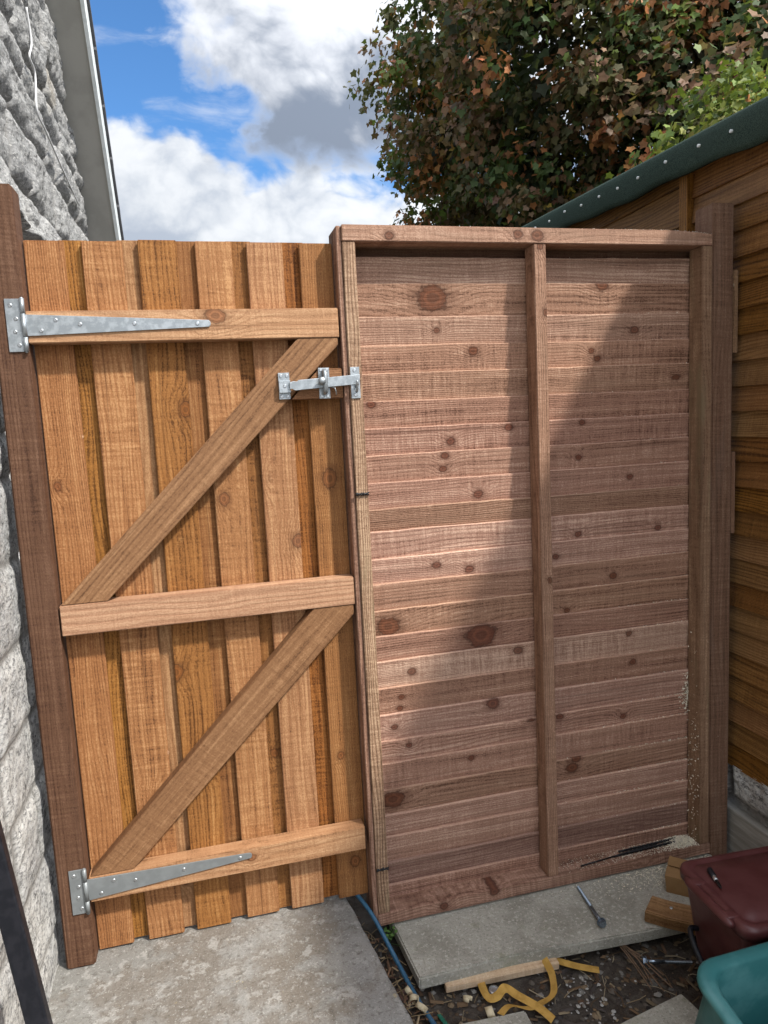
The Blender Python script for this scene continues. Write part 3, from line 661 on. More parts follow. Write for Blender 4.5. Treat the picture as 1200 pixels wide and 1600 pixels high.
def slat(i, zt, mat):
    h = .092; th = .0095; x0, x1 = .7458, 1.7490; nx = 72
    prof = [(.0, 0.0), (.0018, -.0022), (.005, -.0032), (th*.55, -.0036), (th, -.002), (th+.0015, -h), (.0135, -h)]
    # profile in (y offset from front, z offset); front face slopes back downwards
    prof = [(.0024, .0), (.0007, -.0007), (.0, -.0027), (.0108, -h), (.0190, -h), (.0085, -.0012), (.0075, .0)]
    v = []; f = []; ph = rng.uniform(0, 99)
    xs = np.linspace(x0, x1, nx)
    wob = .0045*(fbm2(xs*3+ph, np.full(nx, i*3.3), 3, 41)-.5) + .0022*(fbm2(xs*28+ph, np.full(nx, i*1.3), 2, 43)-.5)
    tilt = rng.uniform(-.002, .002)
    for x, wv in zip(xs, wob):
        for (dy, dz) in prof:
            v.append((x, .0450+dy, zt+dz + (wv + tilt*(x-1.23) if dz > -.02 else 0)))
    m_ = len(prof)
    for a in range(nx-1):
        for k in range(m_): f.append((a*m_+k, (a+1)*m_+k, (a+1)*m_+(k+1) % m_, a*m_+(k+1) % m_))
    f.append(tuple(range(m_))); f.append(tuple((nx-1)*m_+k for k in range(m_))[::-1])
    me = pymesh('slat', v, f); bm = bmesh.new(); bm.from_mesh(me); bmesh.ops.recalc_face_normals(bm, faces=bm.faces); bm.to_mesh(me); bm.free()
    zn = slz[i+1] if i+1 < len(slz) else .04
    a = me.attributes.new('ed', 'FLOAT', 'POINT'); a.data.foreach_set('value', np.tile(np.array([.65, .6, .0, 0, 0, .65, .65], np.float32), nx))  # pale cut edge, with the sunlit ledge line painted into its colour
    ks = sorted([(x, z, r*(.85 if r < .02 else 1)) for (x, z, r) in KS if zn < z <= zt and (r > .0092)], key=lambda q: -q[2])[:3]
    ti = (rng.uniform(.93, 1.07), .5+rng.uniform(-.22, .22), rng.uniform(.2, .8))
    if i == 23: ti = (.68, .65, .0)
    if i in (9,): ti = (.85, .3, .8)
    if i in (10, 11): ti = (1.10, .65, .3)
    if i in (1, 4, 13): ti = (.98, .32, .85)
    wood_attrs(me, (0, .045, 0), (1, 0, 0), (0, 0, 1), (0, 1, 0), ti, ks)
    return link('slat', me, mat, panel)
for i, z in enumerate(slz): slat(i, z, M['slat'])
keeper = thing('keeper', (.728, FY, 1.455), None, None); keeper.parent = panel; keeper.matrix_parent_inverse = Matrix.Translation(-panel.location)
q = MB(); q.b2((.7165, FY-.0035, 1.417), (.7395, FY-.0005, 1.493)); sub(q.build('keeper_plate', M['galv'], None, bevel=.0006), keeper)
q = MB(); q.tube(smooth_pts([(.7285, FY-.003, 1.4485), (.7290, FY-.016, 1.450), (.7295, FY-.0175, 1.459), (.7300, FY-.012, 1.4395), (.7305, FY-.003, 1.4335)], 5), .0031, 8); sub(q.build('catch', M['galv'], None, True), keeper)
for z in (1.485, 1.4255): sub(screw(.727, FY-.0035, z), keeper)
for z in (1.179, .166):
    pts = [(.7135+.034*k/16, FY-.0035-.0012*math.sin(k*1.9), z+.0026*math.sin(k*1.9+.6)+.0012*math.cos(k)) for k in range(17)]
    q = MB(); q.tube(pts, .0019, 6); q.tube([(p_[0], p_[1]-.0006, 2*z-p_[2]+.001) for p_ in pts], .0019, 6); q.build('wire_tie', M['blackwire'], panel, True)

# right post with packers
rp = board('corner_post', (1.7505, FY-.001, -.06), (1.8185, .066, 1.905), 'z', M['rpost'], None, bevel=.0035, tint_=(1.0, .5, .4), knots=[])
tag(rp, 'weathered dark brown square post between the slatted panel and the shed', 'post')
board('packer', (1.8190, -.012, 1.50), (1.8335, .05, 1.727), 'z', M['stud'], rp, tint_=(1.1, .3, .8))
board('packer', (1.8190, -.012, .985), (1.8305, .05, 1.222), 'z', M['rpost'], rp, tint_=(1.25, .5, .4))

# ------------------------------------------------------------------ shed
shed = thing('garden_shed', (2.9, .5, .0), 'golden brown overlap clad shed with dark green felt roof on the right', 'shed')
SX = 1.846
def cladding(name, y0, y1, x, zb, zt, mat, parent, pitch=.0715):
    V = []; F = []; GC = []; BO = []; BC = []; z = zb; k = 0
    ny = 36; ys = np.linspace(y0, y1, ny)
    while z < zt:
        o = (rng.uniform(0, 60), rng.uniform(0, 13), rng.uniform(0, 17)); tc = (rng.uniform(.88, 1.12), rng.uniform(.2, .8), rng.uniform(.1, .9))
        wob = .004*(fbm2(ys*3+o[0], np.full(ny, o[1]), 3, 51)-.5)
        n0 = len(V)
        prof = [(x, z), (x+.0015, z-.0015), (x+.010, z-.0015), (x+.010, z+pitch+.010), (x+.007, z+pitch+.010), (x-.0005, z+.002)]
        prof = [(x-.0012, z+.0012), (x+.0004, z), (x+.0115, z), (x+.0135, z+pitch+.008), (x+.0095, z+pitch+.008)]
        m_ = len(prof)
        for y, wv in zip(ys, wob):
            for (px, pz) in prof:
                V.append((px, y, pz+(wv if pz < z+.01 else 0))); GC.append((y, pz, px)); BO.append(o); BC.append(tc)
        for a in range(ny-1):
            for q_ in range(m_): F.append((n0+a*m_+q_, n0+(a+1)*m_+q_, n0+(a+1)*m_+(q_+1) % m_, n0+a*m_+(q_+1) % m_))
        F.append(tuple(n0+q_ for q_ in range(m_))); F.append(tuple(n0+(ny-1)*m_+q_ for q_ in range(m_))[::-1])
        z += pitch; k += 1
    me = pymesh(name, V, F); bm = bmesh.new(); bm.from_mesh(me); bmesh.ops.recalc_face_normals(bm, faces=bm.faces); bm.to_mesh(me); bm.free()
    for nm, arr in (('gc', GC), ('bo', BO), ('bc', BC)):
        a = me.attributes.new(nm, 'FLOAT_VECTOR', 'POINT'); a.data.foreach_set('vector', np.array(arr, np.float32).ravel())
    for i in range(3):
        a = me.attributes.new('k%d' % (i+1), 'FLOAT_VECTOR', 'POINT'); a.data.foreach_set('vector', np.tile(np.array(FAR, np.float32), len(V)))
    return link(name, me, mat, parent)
cladding('cladding', -2.2, .196, SX-.004, .262, 2.06, M['shed'], shed)
cladding('cladding', .236, 2.3, SX, .262, 2.10, M['shed'], shed, .118)
board('joint_strip', (SX-.020, .197, .28), (SX+.004, .236, 2.075), 'z', M['shed'], shed, face='x', tint_=(1.35, .3, .6))
q = MB(); q.b2((SX+.016, -2.19, .262), (3.9, 2.29, 2.06)); q.build('shell', M['shed'], shed)
me = shed.children[-1].data if False else None
def mat_felt():
    mt, t, b = material('green mineral felt'); P = t.n('ShaderNodeTexCoord').outputs['Object']
    c = t.mix(t.step(t.noise(P, 420, 3, .7), .38, .62), (.020, .036, .028), (.062, .088, .072))
    c = t.mix(t.math('MULTIPLY', t.step(t.noise(P, 5, 5, .6), .45, .65), .4), c, (.042, .062, .052))
    t.put(b.inputs['Base Color'], c); b.inputs['Roughness'].default_value = .95; b.inputs['Specular IOR Level'].default_value = .08
    t.put(b.inputs['Normal'], t.bump(wsum_(t, t.noise(P, 700, 3, .7), t.math('MULTIPLY', t.noise(P, 14, 3, .6), 1.5)), .6, .003)); return mt
M['felt'] = mat_felt()
def etop(y): return 2.131 + .047*y
def ebot(y): return 2.030 + .052*y + .004*math.sin(y*9) + .003*math.sin(y*23+1)
EX = 1.79
def felt():
    ys = np.linspace(-2.35, 2.45, 160); v = []; f = []
    for y in ys:
        w_ = .004*(float(fbm2(np.array([y*5.]), np.array([.7]), 3, 61)[0])-.5)
        zt = etop(y); zb = ebot(y)
        pr = [(EX+.016, zb+.002), (EX+.001, zb), (EX-.004+w_, zb+.012), (EX-.003+w_*1.5, (zt+zb)/2), (EX-.001+w_, zt-.028), (EX+.004, zt-.012), (EX+.016, zt-.002), (EX+.034, zt+.004), (EX+.5, zt+.10), (3.0, zt+.36), (4.1, zt+.02)]
        v += [(x, y, z) for x, z in pr]
    m_ = 11
    for a in range(len(ys)-1):
        for k in range(m_-1): f.append((a*m_+k, a*m_+k+1, (a+1)*m_+k+1, (a+1)*m_+k))
    return pymesh('felt_roof', v, f)
roof = link('felt_roof', felt(), M['felt'], shed, True)
sol = roof.modifiers.new('thick', 'SOLIDIFY'); sol.thickness = .003; sol.offset = 1
for y in (.994, .868, .742, .618, .501, .384, .242, .091, -.038, -.19, -.33, 1.12):
    q = MB(); zc = ebot(y)+.052; q.lathe((EX-.0060, y, zc), [(.0045, -.004), (.0045, .0040), (.0032, .0050)], (-1, 0, 0), 10)
    o = q.build('clout_nail', M['nail'], None); o.parent = roof
# plinth below the shed: rendered concrete kerb with rough stones bedded on top
def mat_plinth():
    mt, t, b = material('shuttered concrete'); P = t.n('ShaderNodeTexCoord').outputs['Object']
    c = t.mix(t.step(t.noise(t.scalev(P, (1, 4, 60)), 1, 4, .6), .4, .65), (.24, .225, .195), (.36, .345, .31))
    t.put(b.inputs['Base Color'], c); b.inputs['Roughness'].default_value = .9
    t.put(b.inputs['Normal'], t.bump(t.noise(t.scalev(P, (30, 18, 160)), 1, 4, .6), .5, .004)); return mt
M['plinth'] = mat_plinth()
pl = thing('plinth_wall', (1.9, 0, -.06), 'low concrete and rubble stone plinth under the shed cladding', 'plinth')
q = MB(); q.b2((1.832, -2.2, -.075), (2.0, 2.3, .128)); q.build('concrete_base', M['plinth'], pl, bevel=.006)
def rubble():
    ys = np.linspace(-2.2, 2.3, 560); zs = np.linspace(.124, .268, 34); Y, Z = np.meshgrid(ys, zs); H = np.zeros_like(Y); MO = np.ones_like(Y)
    rg = np.random.default_rng(9); y0 = -2.3
    yy = Y + .02*(fbm2(Y*9, Z*9, 3, 71)-.5)
    while y0 < 2.4:
        ln = rg.uniform(.16, .30); z0 = .135 + rg.uniform(.004, .022); m_ = (yy > y0) & (yy < y0+ln) & (Z > z0)
        dd = np.minimum(np.minimum(yy[m_]-y0, y0+ln-yy[m_]), Z[m_]-z0); H[m_] = .028*np.clip((dd-.004)/.022, 0, 1)**.6; MO[m_] = np.clip(1-(dd-.006)/.006, 0, 1); y0 += ln
    X = 1.868 - H - .016*(fbm2(Y*28, Z*28, 4, 81)-.5) - .010*MO*fbm2(Y*16, Z*16, 3, 5)
    v = np.stack([X, Y, Z], -1).reshape(-1, 3); i = np.arange(Y.size).reshape(Y.shape)
    f = np.stack([i[:-1, :-1], i[1:, :-1], i[1:, 1:], i[:-1, 1:]], -1).reshape(-1, 4)
    me = pymesh('stonework', v.tolist(), f.tolist()); a = me.attributes.new('mo', 'FLOAT', 'POINT'); a.data.foreach_set('value', MO.reshape(-1).astype(np.float32)); return me
link('stonework', rubble(), M['stone'], pl, True)

# ------------------------------------------------------------------ trees
def mat_leaf(name):
    mt, t, b = material(name)
    col = t.attr('lc')[0]; P = t.n('ShaderNodeTexCoord').outputs['Object']
    c = t.mix(t.math('MULTIPLY', t.noise(P, 30, 3, .6), .5), col, (.02, .03, .012), 'MIX')
    t.put(b.inputs['Base Color'], c); b.inputs['Roughness'].default_value = .55; b.inputs['Specular IOR Level'].default_value = .35
    tr = t.n('ShaderNodeBsdfTranslucent'); t.put(tr.inputs[0], t.mix(.5, c, (.16, .20, .02)))
    mx = t.n('ShaderNodeMixShader'); mx.inputs[0].default_value = .34
    t.L.new(b.outputs[0], mx.inputs[1]); t.L.new(tr.outputs[0], mx.inputs[2])
    t.L.new(mx.outputs[0], mt.node_tree.nodes['Material Output'].inputs[0]); return mt
M['leaf'] = mat_leaf('maple leaf'); M['bark'] = simple('grey bark', (.07, .058, .045), .9, 0, ((.035, .03, .024), 9, .7), spec=.1, bump=.8, bscale=40)
LEAF = np.array([(0, 0), (.40, -.12), (.42, .14), (.62, .42), (.30, .55), (.02, 1.0), (-.27, .56), (-.60, .40), (-.42, .14), (-.42, -.10)])
def crown(name, centre, radii, nclump, nleaf, size, palette, weights, seed, mat, parent, clump_r=.42, inner=.25, accept=None):
    rg = np.random.default_rng(seed); V = []; F = []; C = []; n0 = 0; c0 = np.array(centre); R = np.array(radii)
    LN = len(LEAF)
    def leafset(pos, out, cols, sz):
        nonlocal n0
        n = len(pos)
        tip = np.stack([rg.normal(0, .55, n), rg.normal(0, .55, n), -np.abs(rg.normal(.75, .35, n))], -1) + out*.35
        tip /= np.linalg.norm(tip, axis=1, keepdims=True)
        nr = out*.8 + np.array([0, 0, .45]) + rg.normal(0, .6, (n, 3))
        nr -= tip*np.sum(nr*tip, 1, keepdims=True); nr /= np.linalg.norm(nr, axis=1, keepdims=True)
        sd_ = np.cross(tip, nr)
        s_ = sz*rg.uniform(.65, 1.2, n)[:, None, None]
        cup = (LEAF[:, 0]**2)*rg.uniform(-.3, .15)
        v = pos[:, None, :] + s_*(LEAF[None, :, 0:1]*sd_[:, None, :] + LEAF[None, :, 1:2]*tip[:, None, :] + cup[None, :, None]*nr[:, None, :])
        V.append(v.reshape(-1, 3)); C.append(np.repeat(cols, LN, 0))
        F.extend([tuple(range(n0+i*LN, n0+(i+1)*LN)) for i in range(n)]); n0 += n*LN
    pal = np.array(palette)
    for k in range(nclump):
        d = rg.normal(0, 1, 3); d /= np.linalg.norm(d)
        rr = rg.uniform(.80, 1.0) if rg.random() > inner else rg.uniform(.35, .8)
        lump = 1 + .16*math.sin(d[0]*7+1.3)*math.sin(d[2]*8+.4) + .10*math.sin(d[1]*11+d[2]*5)
        cp = c0 + d*R*rr*lump
        if accept is not None and not accept(cp): continue
        pi = rg.choice(len(pal), p=weights)
        n = int(nleaf*rg.uniform(.6, 1.35)); cr = clump_r*rg.uniform(.6, 1.2)
        off = rg.normal(0, 1, (n, 3)); off /= np.linalg.norm(off, axis=1, keepdims=True); off *= cr*rg.random((n, 1))**.5; off[:, 2] *= .8; 
        base = pal[pi][None, :]*(1+rg.normal(0, .16, (n, 1)))*(1+rg.normal(0, .07, (n, 3)))
        # young tips of a spray are redder / lighter than its inside
        alt = pal[rg.choice(len(pal), n, p=weights)]; mixm = (rg.random(n) < .25)[:, None]
        cols = np.clip(np.where(mixm, alt, base), .003, 1)
        o = d[None, :]*.7 + off/cr*.5
        leafset(cp + off, o, cols, size)
    V = np.concatenate(V); C = np.concatenate(C)
    me = pymesh(name, V.tolist(), F); a = me.attributes.new('lc', 'FLOAT_COLOR', 'POINT')
    a.data.foreach_set('color', np.concatenate([C, np.ones((len(C), 1))], 1).astype(np.float32).ravel())
    return link(name, me, mat, parent)
def limbs(base, centre, radii, n, r0, seed):
    rg = random.Random(seed); q = MB(); b0 = Vector(base); c = Vector(centre); fork = Vector((c.x, c.y, c.z-radii[2]*.62))
    q.tube(smooth_pts([b0, b0.lerp(fork, .5)+Vector((.08, .05, 0)), fork, fork.lerp(c, .6)]), [r0*(1-.5*i/18) for i in range(19)], 10)
    for k in range(n):
        d = Vector((rg.gauss(0, 1), rg.gauss(0, 1), rg.gauss(.5, .8))).normalized()
        e = c + Vector((d.x*radii[0], d.y*radii[1], d.z*radii[2]))*rg.uniform(.75, .95)
        s_ = fork.lerp(c, rg.uniform(0, .8)); m1 = s_.lerp(e, .5)+Vector((rg.uniform(-.2, .2), rg.uniform(-.2, .2), rg.uniform(.0, .4)))
        pts = smooth_pts([s_, m1, e], 6); rb = r0*rg.uniform(.25, .5); q.tube(pts, [rb*(1-.85*i/(len(pts)-1)) for i in range(len(pts))], 6)
    return q
PAL = [(.085, .135, .042), (.13, .125, .055), (.22, .135, .072), (.28, .15, .085), (.55, .22, .085), (.50, .36, .07), (.20, .28, .055), (.34, .20, .12)]
PW = [.26, .20, .20, .12, .095, .02, .07, .035]
mc = (7.22, 7.3, 4.95); mr = (3.9, 3.7, 6.2)
maple = thing('maple_tree', (mc[0]+.3, mc[1]+.2, -.07), 'tall dark bronze leaved maple with coppery young shoots behind the fence', 'tree')
limbs((mc[0]+.3, mc[1]+.2, -.07), mc, mr, 34, .17, 5).build('trunk', M['bark'], maple, True)
vis = lambda c: c[2] > 1.7 and c[2] < 9.6 and (c[1] < mc[1]+.6 or c[0] < mc[0]-1.6) and c[0] < mc[0]+2.6
crown('crown', mc, mr, 4000, 72, .084, PAL, PW, 3, M['leaf'], maple, .34, .22, vis)
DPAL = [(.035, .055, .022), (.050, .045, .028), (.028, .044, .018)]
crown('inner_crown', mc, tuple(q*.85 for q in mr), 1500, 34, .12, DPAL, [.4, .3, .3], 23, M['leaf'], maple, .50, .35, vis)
PAL2 = [(.16, .22, .035), (.24, .28, .05), (.08, .13, .025), (.05, .085, .02), (.30, .30, .07)]
sc_ = (4.95, 3.2, 3.15); sr_ = (1.0, .95, .85)
syc = thing('maple_sapling', (sc_[0], sc_[1], -.07), 'smaller bright yellow green maple sapling just above the shed roof', 'tree')
limbs((sc_[0], sc_[1], -.07), sc_, sr_, 14, .05, 8).build('trunk', M['bark'], syc, True)
crown('crown', sc_, sr_, 230, 30, .058, PAL2, [.32, .22, .18, .12, .16], 13, M['leaf'], syc, .26, .25)

# ------------------------------------------------------------------ maroon food caddy
def rrect(hx, hy, r, n=5):
    o = []
    for cx, cy, a0 in ((hx-r, hy-r, 0), (-hx+r, hy-r, 90), (-hx+r, -hy+r, 180), (hx-r, -hy+r, 270)):
        for k in range(n+1):
            a = rad(a0+90*k/n); o.append((cx+r*math.cos(a), cy+r*math.sin(a)))
    return o
def loft(q, secs, M4, cap0=True, cap1=True):
    """secs: (hx, hy, r, z); joined rounded rectangles under transform M4"""
    base = len(q.v); ring = []
    for hx, hy, r, z in secs: ring.append([M4 @ Vector((x, y, z)) for x, y in rrect(hx, hy, r)])
    m_ = len(ring[0]); v = [p for rg_ in ring for p in rg_]; f = []
    for i in range(len(ring)-1):
        for k in range(m_): f.append((i*m_+k, i*m_+(k+1) % m_, (i+1)*m_+(k+1) % m_, (i+1)*m_+k))
    if cap0: f.append(tuple(range(m_))[::-1])
    if cap1: f.append(tuple((len(ring)-1)*m_+k for k in range(m_)))
    q.add(v, f)
cx, cy = 1.535, -.464
cadM = Matrix.Translation((cx, cy, -.045)) @ Matrix.Rotation(rad(-3), 4, 'Z')
caddy = thing('food_caddy', (cx, cy, -.045), 'lidded maroon plastic food caddy standing by the fence on the soil', 'bin')
q = MB(); loft(q, [(.100, .076, .022, 0), (.106, .081, .024, .004), (.131, .116, .026, .245), (.131, .116, .026, .262)], cadM); q.build('body', M['maroon'], caddy, True)
q = MB(); loft(q, [(.134, .120, .026, .262), (.142, .128, .030, .263), (.143, .129, .030, .282), (.141, .127, .030, .289), (.136, .122, .028, .293), (.126, .112, .026, .294), (.122, .108, .026, .2905), (.116, .102, .024, .2900), (.112, .098, .022, .294), (.06, .06, .02, .2955)], cadM)
lid = q.build('lid', M['maroon'], caddy, True)
q = MB(); pts = [cadM @ Vector((-.150, y, .283)) for y in np.linspace(.075, -.092, 12)]
q.tube(pts, [.006, .0105] + [.0115]*8 + [.0105, .006], 12); q.build('lid_grip', M['maroon'], caddy, True)
for yy in (.045, -.07):
    q = MB(); q.box(cadM @ Vector((-.138, yy, .289)), (.014, .012, .006), tuple(cadM.to_3x3() @ Vector(e) for e in ((1,0,0),(0,1,0),(0,0,1)))); q.build('hinge_lug', M['maroon'], caddy, True, bevel=.003)
pts = [cadM @ Vector(p) for p in [(-.128, .06, .16), (-.150, .055, .165), (-.158, .02, .14), (-.150, -.04, .085), (-.128, -.075, .05), (-.112, -.094, .035)]]
q = MB(); q.tube(smooth_pts(pts, 5), .0065, 10); q.build('carry_handle', M['blackm'], caddy, True)

# bit holder on the lid
A = cadM @ Vector((-.092, .068, .3022)); B = cadM @ Vector((-.108, .003, .3005))
d = (B-A); L_ = d.length; ax = d.normalized()
bh = thing('bit_holder', A, 'small black and silver screwdriver bit holder lying on the maroon lid', 'tool')
q = MB(); q.lathe(A, [(.0045, 0), (.0068, .003), (.0072, .012), (.0070, .026), (.0060, .029)], ax, 14); q.build('sleeve', M['blackm'], bh, True)
q = MB(); q.lathe(A, [(.0052, .029), (.0055, .031), (.0055, .040), (.0044, .042)], ax, 14); q.build('collar', M['zinc'], bh, True)
q = MB(); q.lathe(A, [(.0036, .042), (.0036, .062), (.0024, .066), (.0010, .070)], ax, 6); q.build('bit', M['blackwire'], bh)

# teal recycling box, tipped towards the right
tl = rad(15)
ux = Vector((1, 0.02, 0)).normalized(); uz = Vector((0, -math.sin(tl), math.cos(tl))); uz = (uz - ux*uz.dot(ux)).normalized(); uy = uz.cross(ux)
BW, BD, BH = .205, .115, .33
corner = Vector((1.206, -.634, .258))
cen = corner + ux*BW - uy*BD
TM = Matrix((ux, uy, uz)).transposed().to_4x4(); TM.translation = cen
tb = thing('recycling_box', (cen.x, cen.y, -.05), 'open teal plastic recycling box tipped forward at the bottom right corner', 'recycling box')
q = MB(); loft(q, [(BW-.020, BD-.020, .03, -BH), (BW-.012, BD-.012, .045, -BH+.010), (BW-.012, BD-.012, .05, -.022), (BW-.010, BD-.010, .05, -.018), (BW+.001, BD+.001, .055, -.018), (BW+.004, BD+.004, .056, -.014), (BW+.004, BD+.004, .056, -.005), (BW-.001, BD-.001, .055, 0), (BW-.020, BD-.020, .046, .001), (BW-.026, BD-.026, .043, -.003), (BW-.027, BD-.027, .042, -.014), (BW-.030, BD-.030, .04, -.016), (BW-.032, BD-.032, .035, -BH+.016), (BW-.045, BD-.045, .03, -BH+.008)], TM)
q.build('tub', M['teal'], tb, True)

# ------------------------------------------------------------------ small things on the ground
# cardboard box
bxM = Matrix.Translation((1.592, -.120, -.003)) @ Matrix.Rotation(rad(-42), 4, 'Z')
cb = thing('cardboard_box', (1.592, -.120, -.003), 'small crumpled brown cardboard box between the fence foot and the maroon caddy', 'box')
q = MB(); ax3 = tuple(bxM.to_3x3() @ Vector(e) for e in ((1,0,0),(0,1,0),(0,0,1)))
v = [bxM @ Vector(p) for p in [(-.05, -.045, 0), (.06, -.045, 0), (.06, .045, 0), (-.05, .045, 0), (-.054, -.047, .050), (.062, -.044, .044), (.062, .047, .048), (-.052, .046, .052)]]
q.add(v, [(3,2,1,0), (0,1,5,4), (1,2,6,5), (2,3,7,6), (3,0,4,7)]); q.build('sides', M['card'], cb, bevel=.001)
q = MB(); v = [bxM @ Vector(p) for p in [(-.054, -.047, .0515), (.062, -.044, .0455), (.062, .0, .0445), (0, .004, .0475), (-.053, .0, .0525)]]; q.add(v, [(0,1,2,3,4)])
v = [bxM @ Vector(p) for p in [(-.053, .002, .0525), (0, .005, .050), (.062, .002, .0470), (.062, .047, .0500), (-.052, .046, .0540)]]; q.add(v, [(0,1,2,3,4)])
o = q.build('flap', M['card'], cb); o.modifiers.new('t', 'SOLIDIFY').thickness = .0018
# timber offcut with a screw in it
off = board('timber_offcut', (-.085, -.032, 0), (.10, .032, .036), 'x', M['rustwood'], None, face='z', tint_=(1.1, .4, .5), bevel=.003, sub=12, warp_fn=lambda p: p + Vector((.012*math.sin(p.y*60+1) if p.x < -.07 else 0, .002*math.sin(p.x*40), 0)))
off.location = (1.487, -.240, -.003); off.rotation_euler = (rad(9), rad(4), rad(-38))
tag(off, 'short chunky orange brown timber offcut with a screw hole beside the caddy', 'offcut')
q = MB(); q.lathe((-.030, .004, .0358), [(.0045, 0), (.0045, .0012), (.0025, .002)], (0, 0, 1), 10)
so = q.build('screw', M['zinc'], None); so.parent = off
st = board('timber_batten', (-.150, -.011, -.0), (.150, .011, .020), 'x', M['raw'], None, face='z', tint_=(1.1, .6, .5))
st.rotation_euler = (rad(6), 0, rad(-2.5)); st.location = (.980, -.217, -.051)
tag(st, 'pale new wood batten lying under the edge of the grey slab', 'batten')
# bolts
def bolt(A, B, label, r=.0046):
    A = Vector(A); B = Vector(B); ax = (B-A).normalized(); L_ = (B-A).length
    t_ = thing('coach_bolt', A, label, 'bolt', 'steel bolts dropped on the ground')
    q = MB(); q.lathe(A, [(.0105, 0), (.0105, .0070), (.009, .0080)], ax, 6); q.lathe(A, [(.0125, .0080), (.0125, .0098), (r, .0100)], ax, 14); q.build('head', M['boltm'], t_)
    q = MB(); q.tube([A+ax*.008, A+ax*(L_*.45)], r, 10); q.build('shank', M['boltm'], t_, True)
    q = MB(); n_ = 60; q.tube([A+ax*(L_*(.45+.55*k/n_)) for k in range(n_+1)], [r*(1.0 if k % 2 else .8) for k in range(n_+1)], 10); q.build('thread', M['boltm'], t_)
bolt((1.278, -.196, .0105), (1.298, -.030, .0025), 'long dark steel bolt lying across the grey slab')
bolt((1.332, -.290, -.036), (1.454, -.322, -.044), 'shiny steel bolt lying on the dark soil in front of the caddy')
# drill bits on the bottom rail
for k, (A, B, lab) in enumerate((((1.327, .004, .0395), (1.600, .030, .0395), 'longest thin black drill bit on the bottom rail, reaching furthest left'), ((1.440, .013, .0405), (1.660, .020, .041), 'black twist drill bit on the bottom rail, front one among the sawdust'), ((1.467, .029, .0405), (1.668, .034, .041), 'black twist drill bit on the bottom rail, rear one nearest the slats'))):
    A = Vector(A); B = Vector(B); ax = (B-A).normalized(); L_ = (B-A).length; r = .0027 if k == 0 else .0037
    t_ = thing('drill_bit', A, lab, 'drill bit', 'drill bits left on the bottom rail')
    q = MB(); q.tube([A, A+ax*L_*(.5 if k == 0 else .2)], r*.8, 8); q.build('shank', M['blackwire'], t_, True)
    q = MB(); a_ = ax.orthogonal().normalized(); b_ = ax.cross(a_); s0 = L_*(.5 if k == 0 else .2); n_ = 60
    for ph in (0, math.pi):
        q.tube([A+ax*(s0+(L_-s0)*i/n_)+(a_*math.cos(i*.55+ph)+b_*math.sin(i*.55+ph))*r*.55 for i in range(n_+1)], r*.55, 6)
    q.build('flutes', M['blackwire'], t_, True)
# webbing strap
def ribbon(pts, width, dirs, name, mat, parent, thick=.0008):
    P = smooth_pts(pts, 7); n = len(P); Dv = smooth_pts(dirs, 7); v = []; f = []
    for p, dv in zip(P, Dv):
        dv = Vector(dv).normalized()*width/2; v += [p-dv, p-dv*.33, p+dv*.33, p+dv]
    for i in range(n-1):
        for k in range(3): f.append((i*4+k, i*4+k+1, (i+1)*4+k+1, (i+1)*4+k))
    o = link(name, pymesh(name, v, f), mat, parent, False); so_ = o.modifiers.new('t', 'SOLIDIFY'); so_.thickness = thick; so_.offset = 0; return o
wb = [(.927, -.195, -.046), (.917, -.245, -.040), (.921, -.276, -.042), (.940, -.284, -.034), (.964, -.272, -.030), (.985, -.300, -.032), (1.018, -.345, -.034), (1.035, -.385, -.036)]
wd = [(1, .2, .1), (1, .2, .1), (.6, .8, .25), (-.2, .9, .6), (-.1, .7, .7), (.75, .6, .25), (.8, .55, .2), (.8, .5, .2)]
wo = ribbon(wb, .020, wd, 'webbing_strap', M['web'], None); tag(wo, 'frayed yellow webbing strap ending at the bottom slab, left length from the batten', 'strap', 'yellow webbing straps on the soil')
wb = [(1.222, -.270, -.049), (1.17, -.243, -.045), (1.125, -.215, -.038), (1.103, -.203, -.030), (1.096, -.222, -.028), (1.097, -.252, -.034), (1.085, -.290, -.034), (1.068, -.318, -.036), (1.035, -.330, -.038), (.995, -.338, -.036), (.955, -.322, -.032), (.925, -.335, -.036)]
wd = [(.4, .9, .1), (.4, .9, .15), (.3, .9, .3), (.7, .5, .6), (.95, .0, .4), (.95, .2, .2), (.9, .1, .45), (.8, -.5, .4), (.3, -.9, .25), (.3, -.9, .2), (.4, -.85, .3), (.5, -.8, .2)]
wo = ribbon(wb, .019, wd, 'webbing_strap', M['web'], None); tag(wo, 'frayed yellow webbing strap looped in an S on the soil, the right hand length', 'strap', 'yellow webbing straps on the soil')
# blue cable and green cord
cp = [(.600, .30, .070), (.632, .17, .068), (.655, .09, .067), (.690, -.005, .050), (.716, -.075, .010), (.734, -.135, -.02), (.752, -.235, -.035), (.775, -.345, -.038), (.80, -.47, -.04), (.82, -.65, -.042)]
q = MB(); q.tube(smooth_pts(cp), .0058, 10); tag(q.build('blue_cable', M['cable'], None, True), 'blue cable running from under the gate along the path edge', 'cable')
q = MB(); cpts = smooth_pts([(.790, -.285, -.045), (.800, -.335, -.040), (.815, -.40, -.042), (.835, -.50, -.044), (.84, -.62, -.044)], 14)
for ph in (0, 2.1, 4.2):
    q.tube([p+Vector((.0028*math.cos(i*.8+ph), 0, .0028*math.sin(i*.8+ph))) for i, p in enumerate(cpts)], .0026, 6)
tag(q.build('green_cord', M['rope'], None, True), 'green twisted cord lying beside the blue cable near the bottom edge', 'cord')
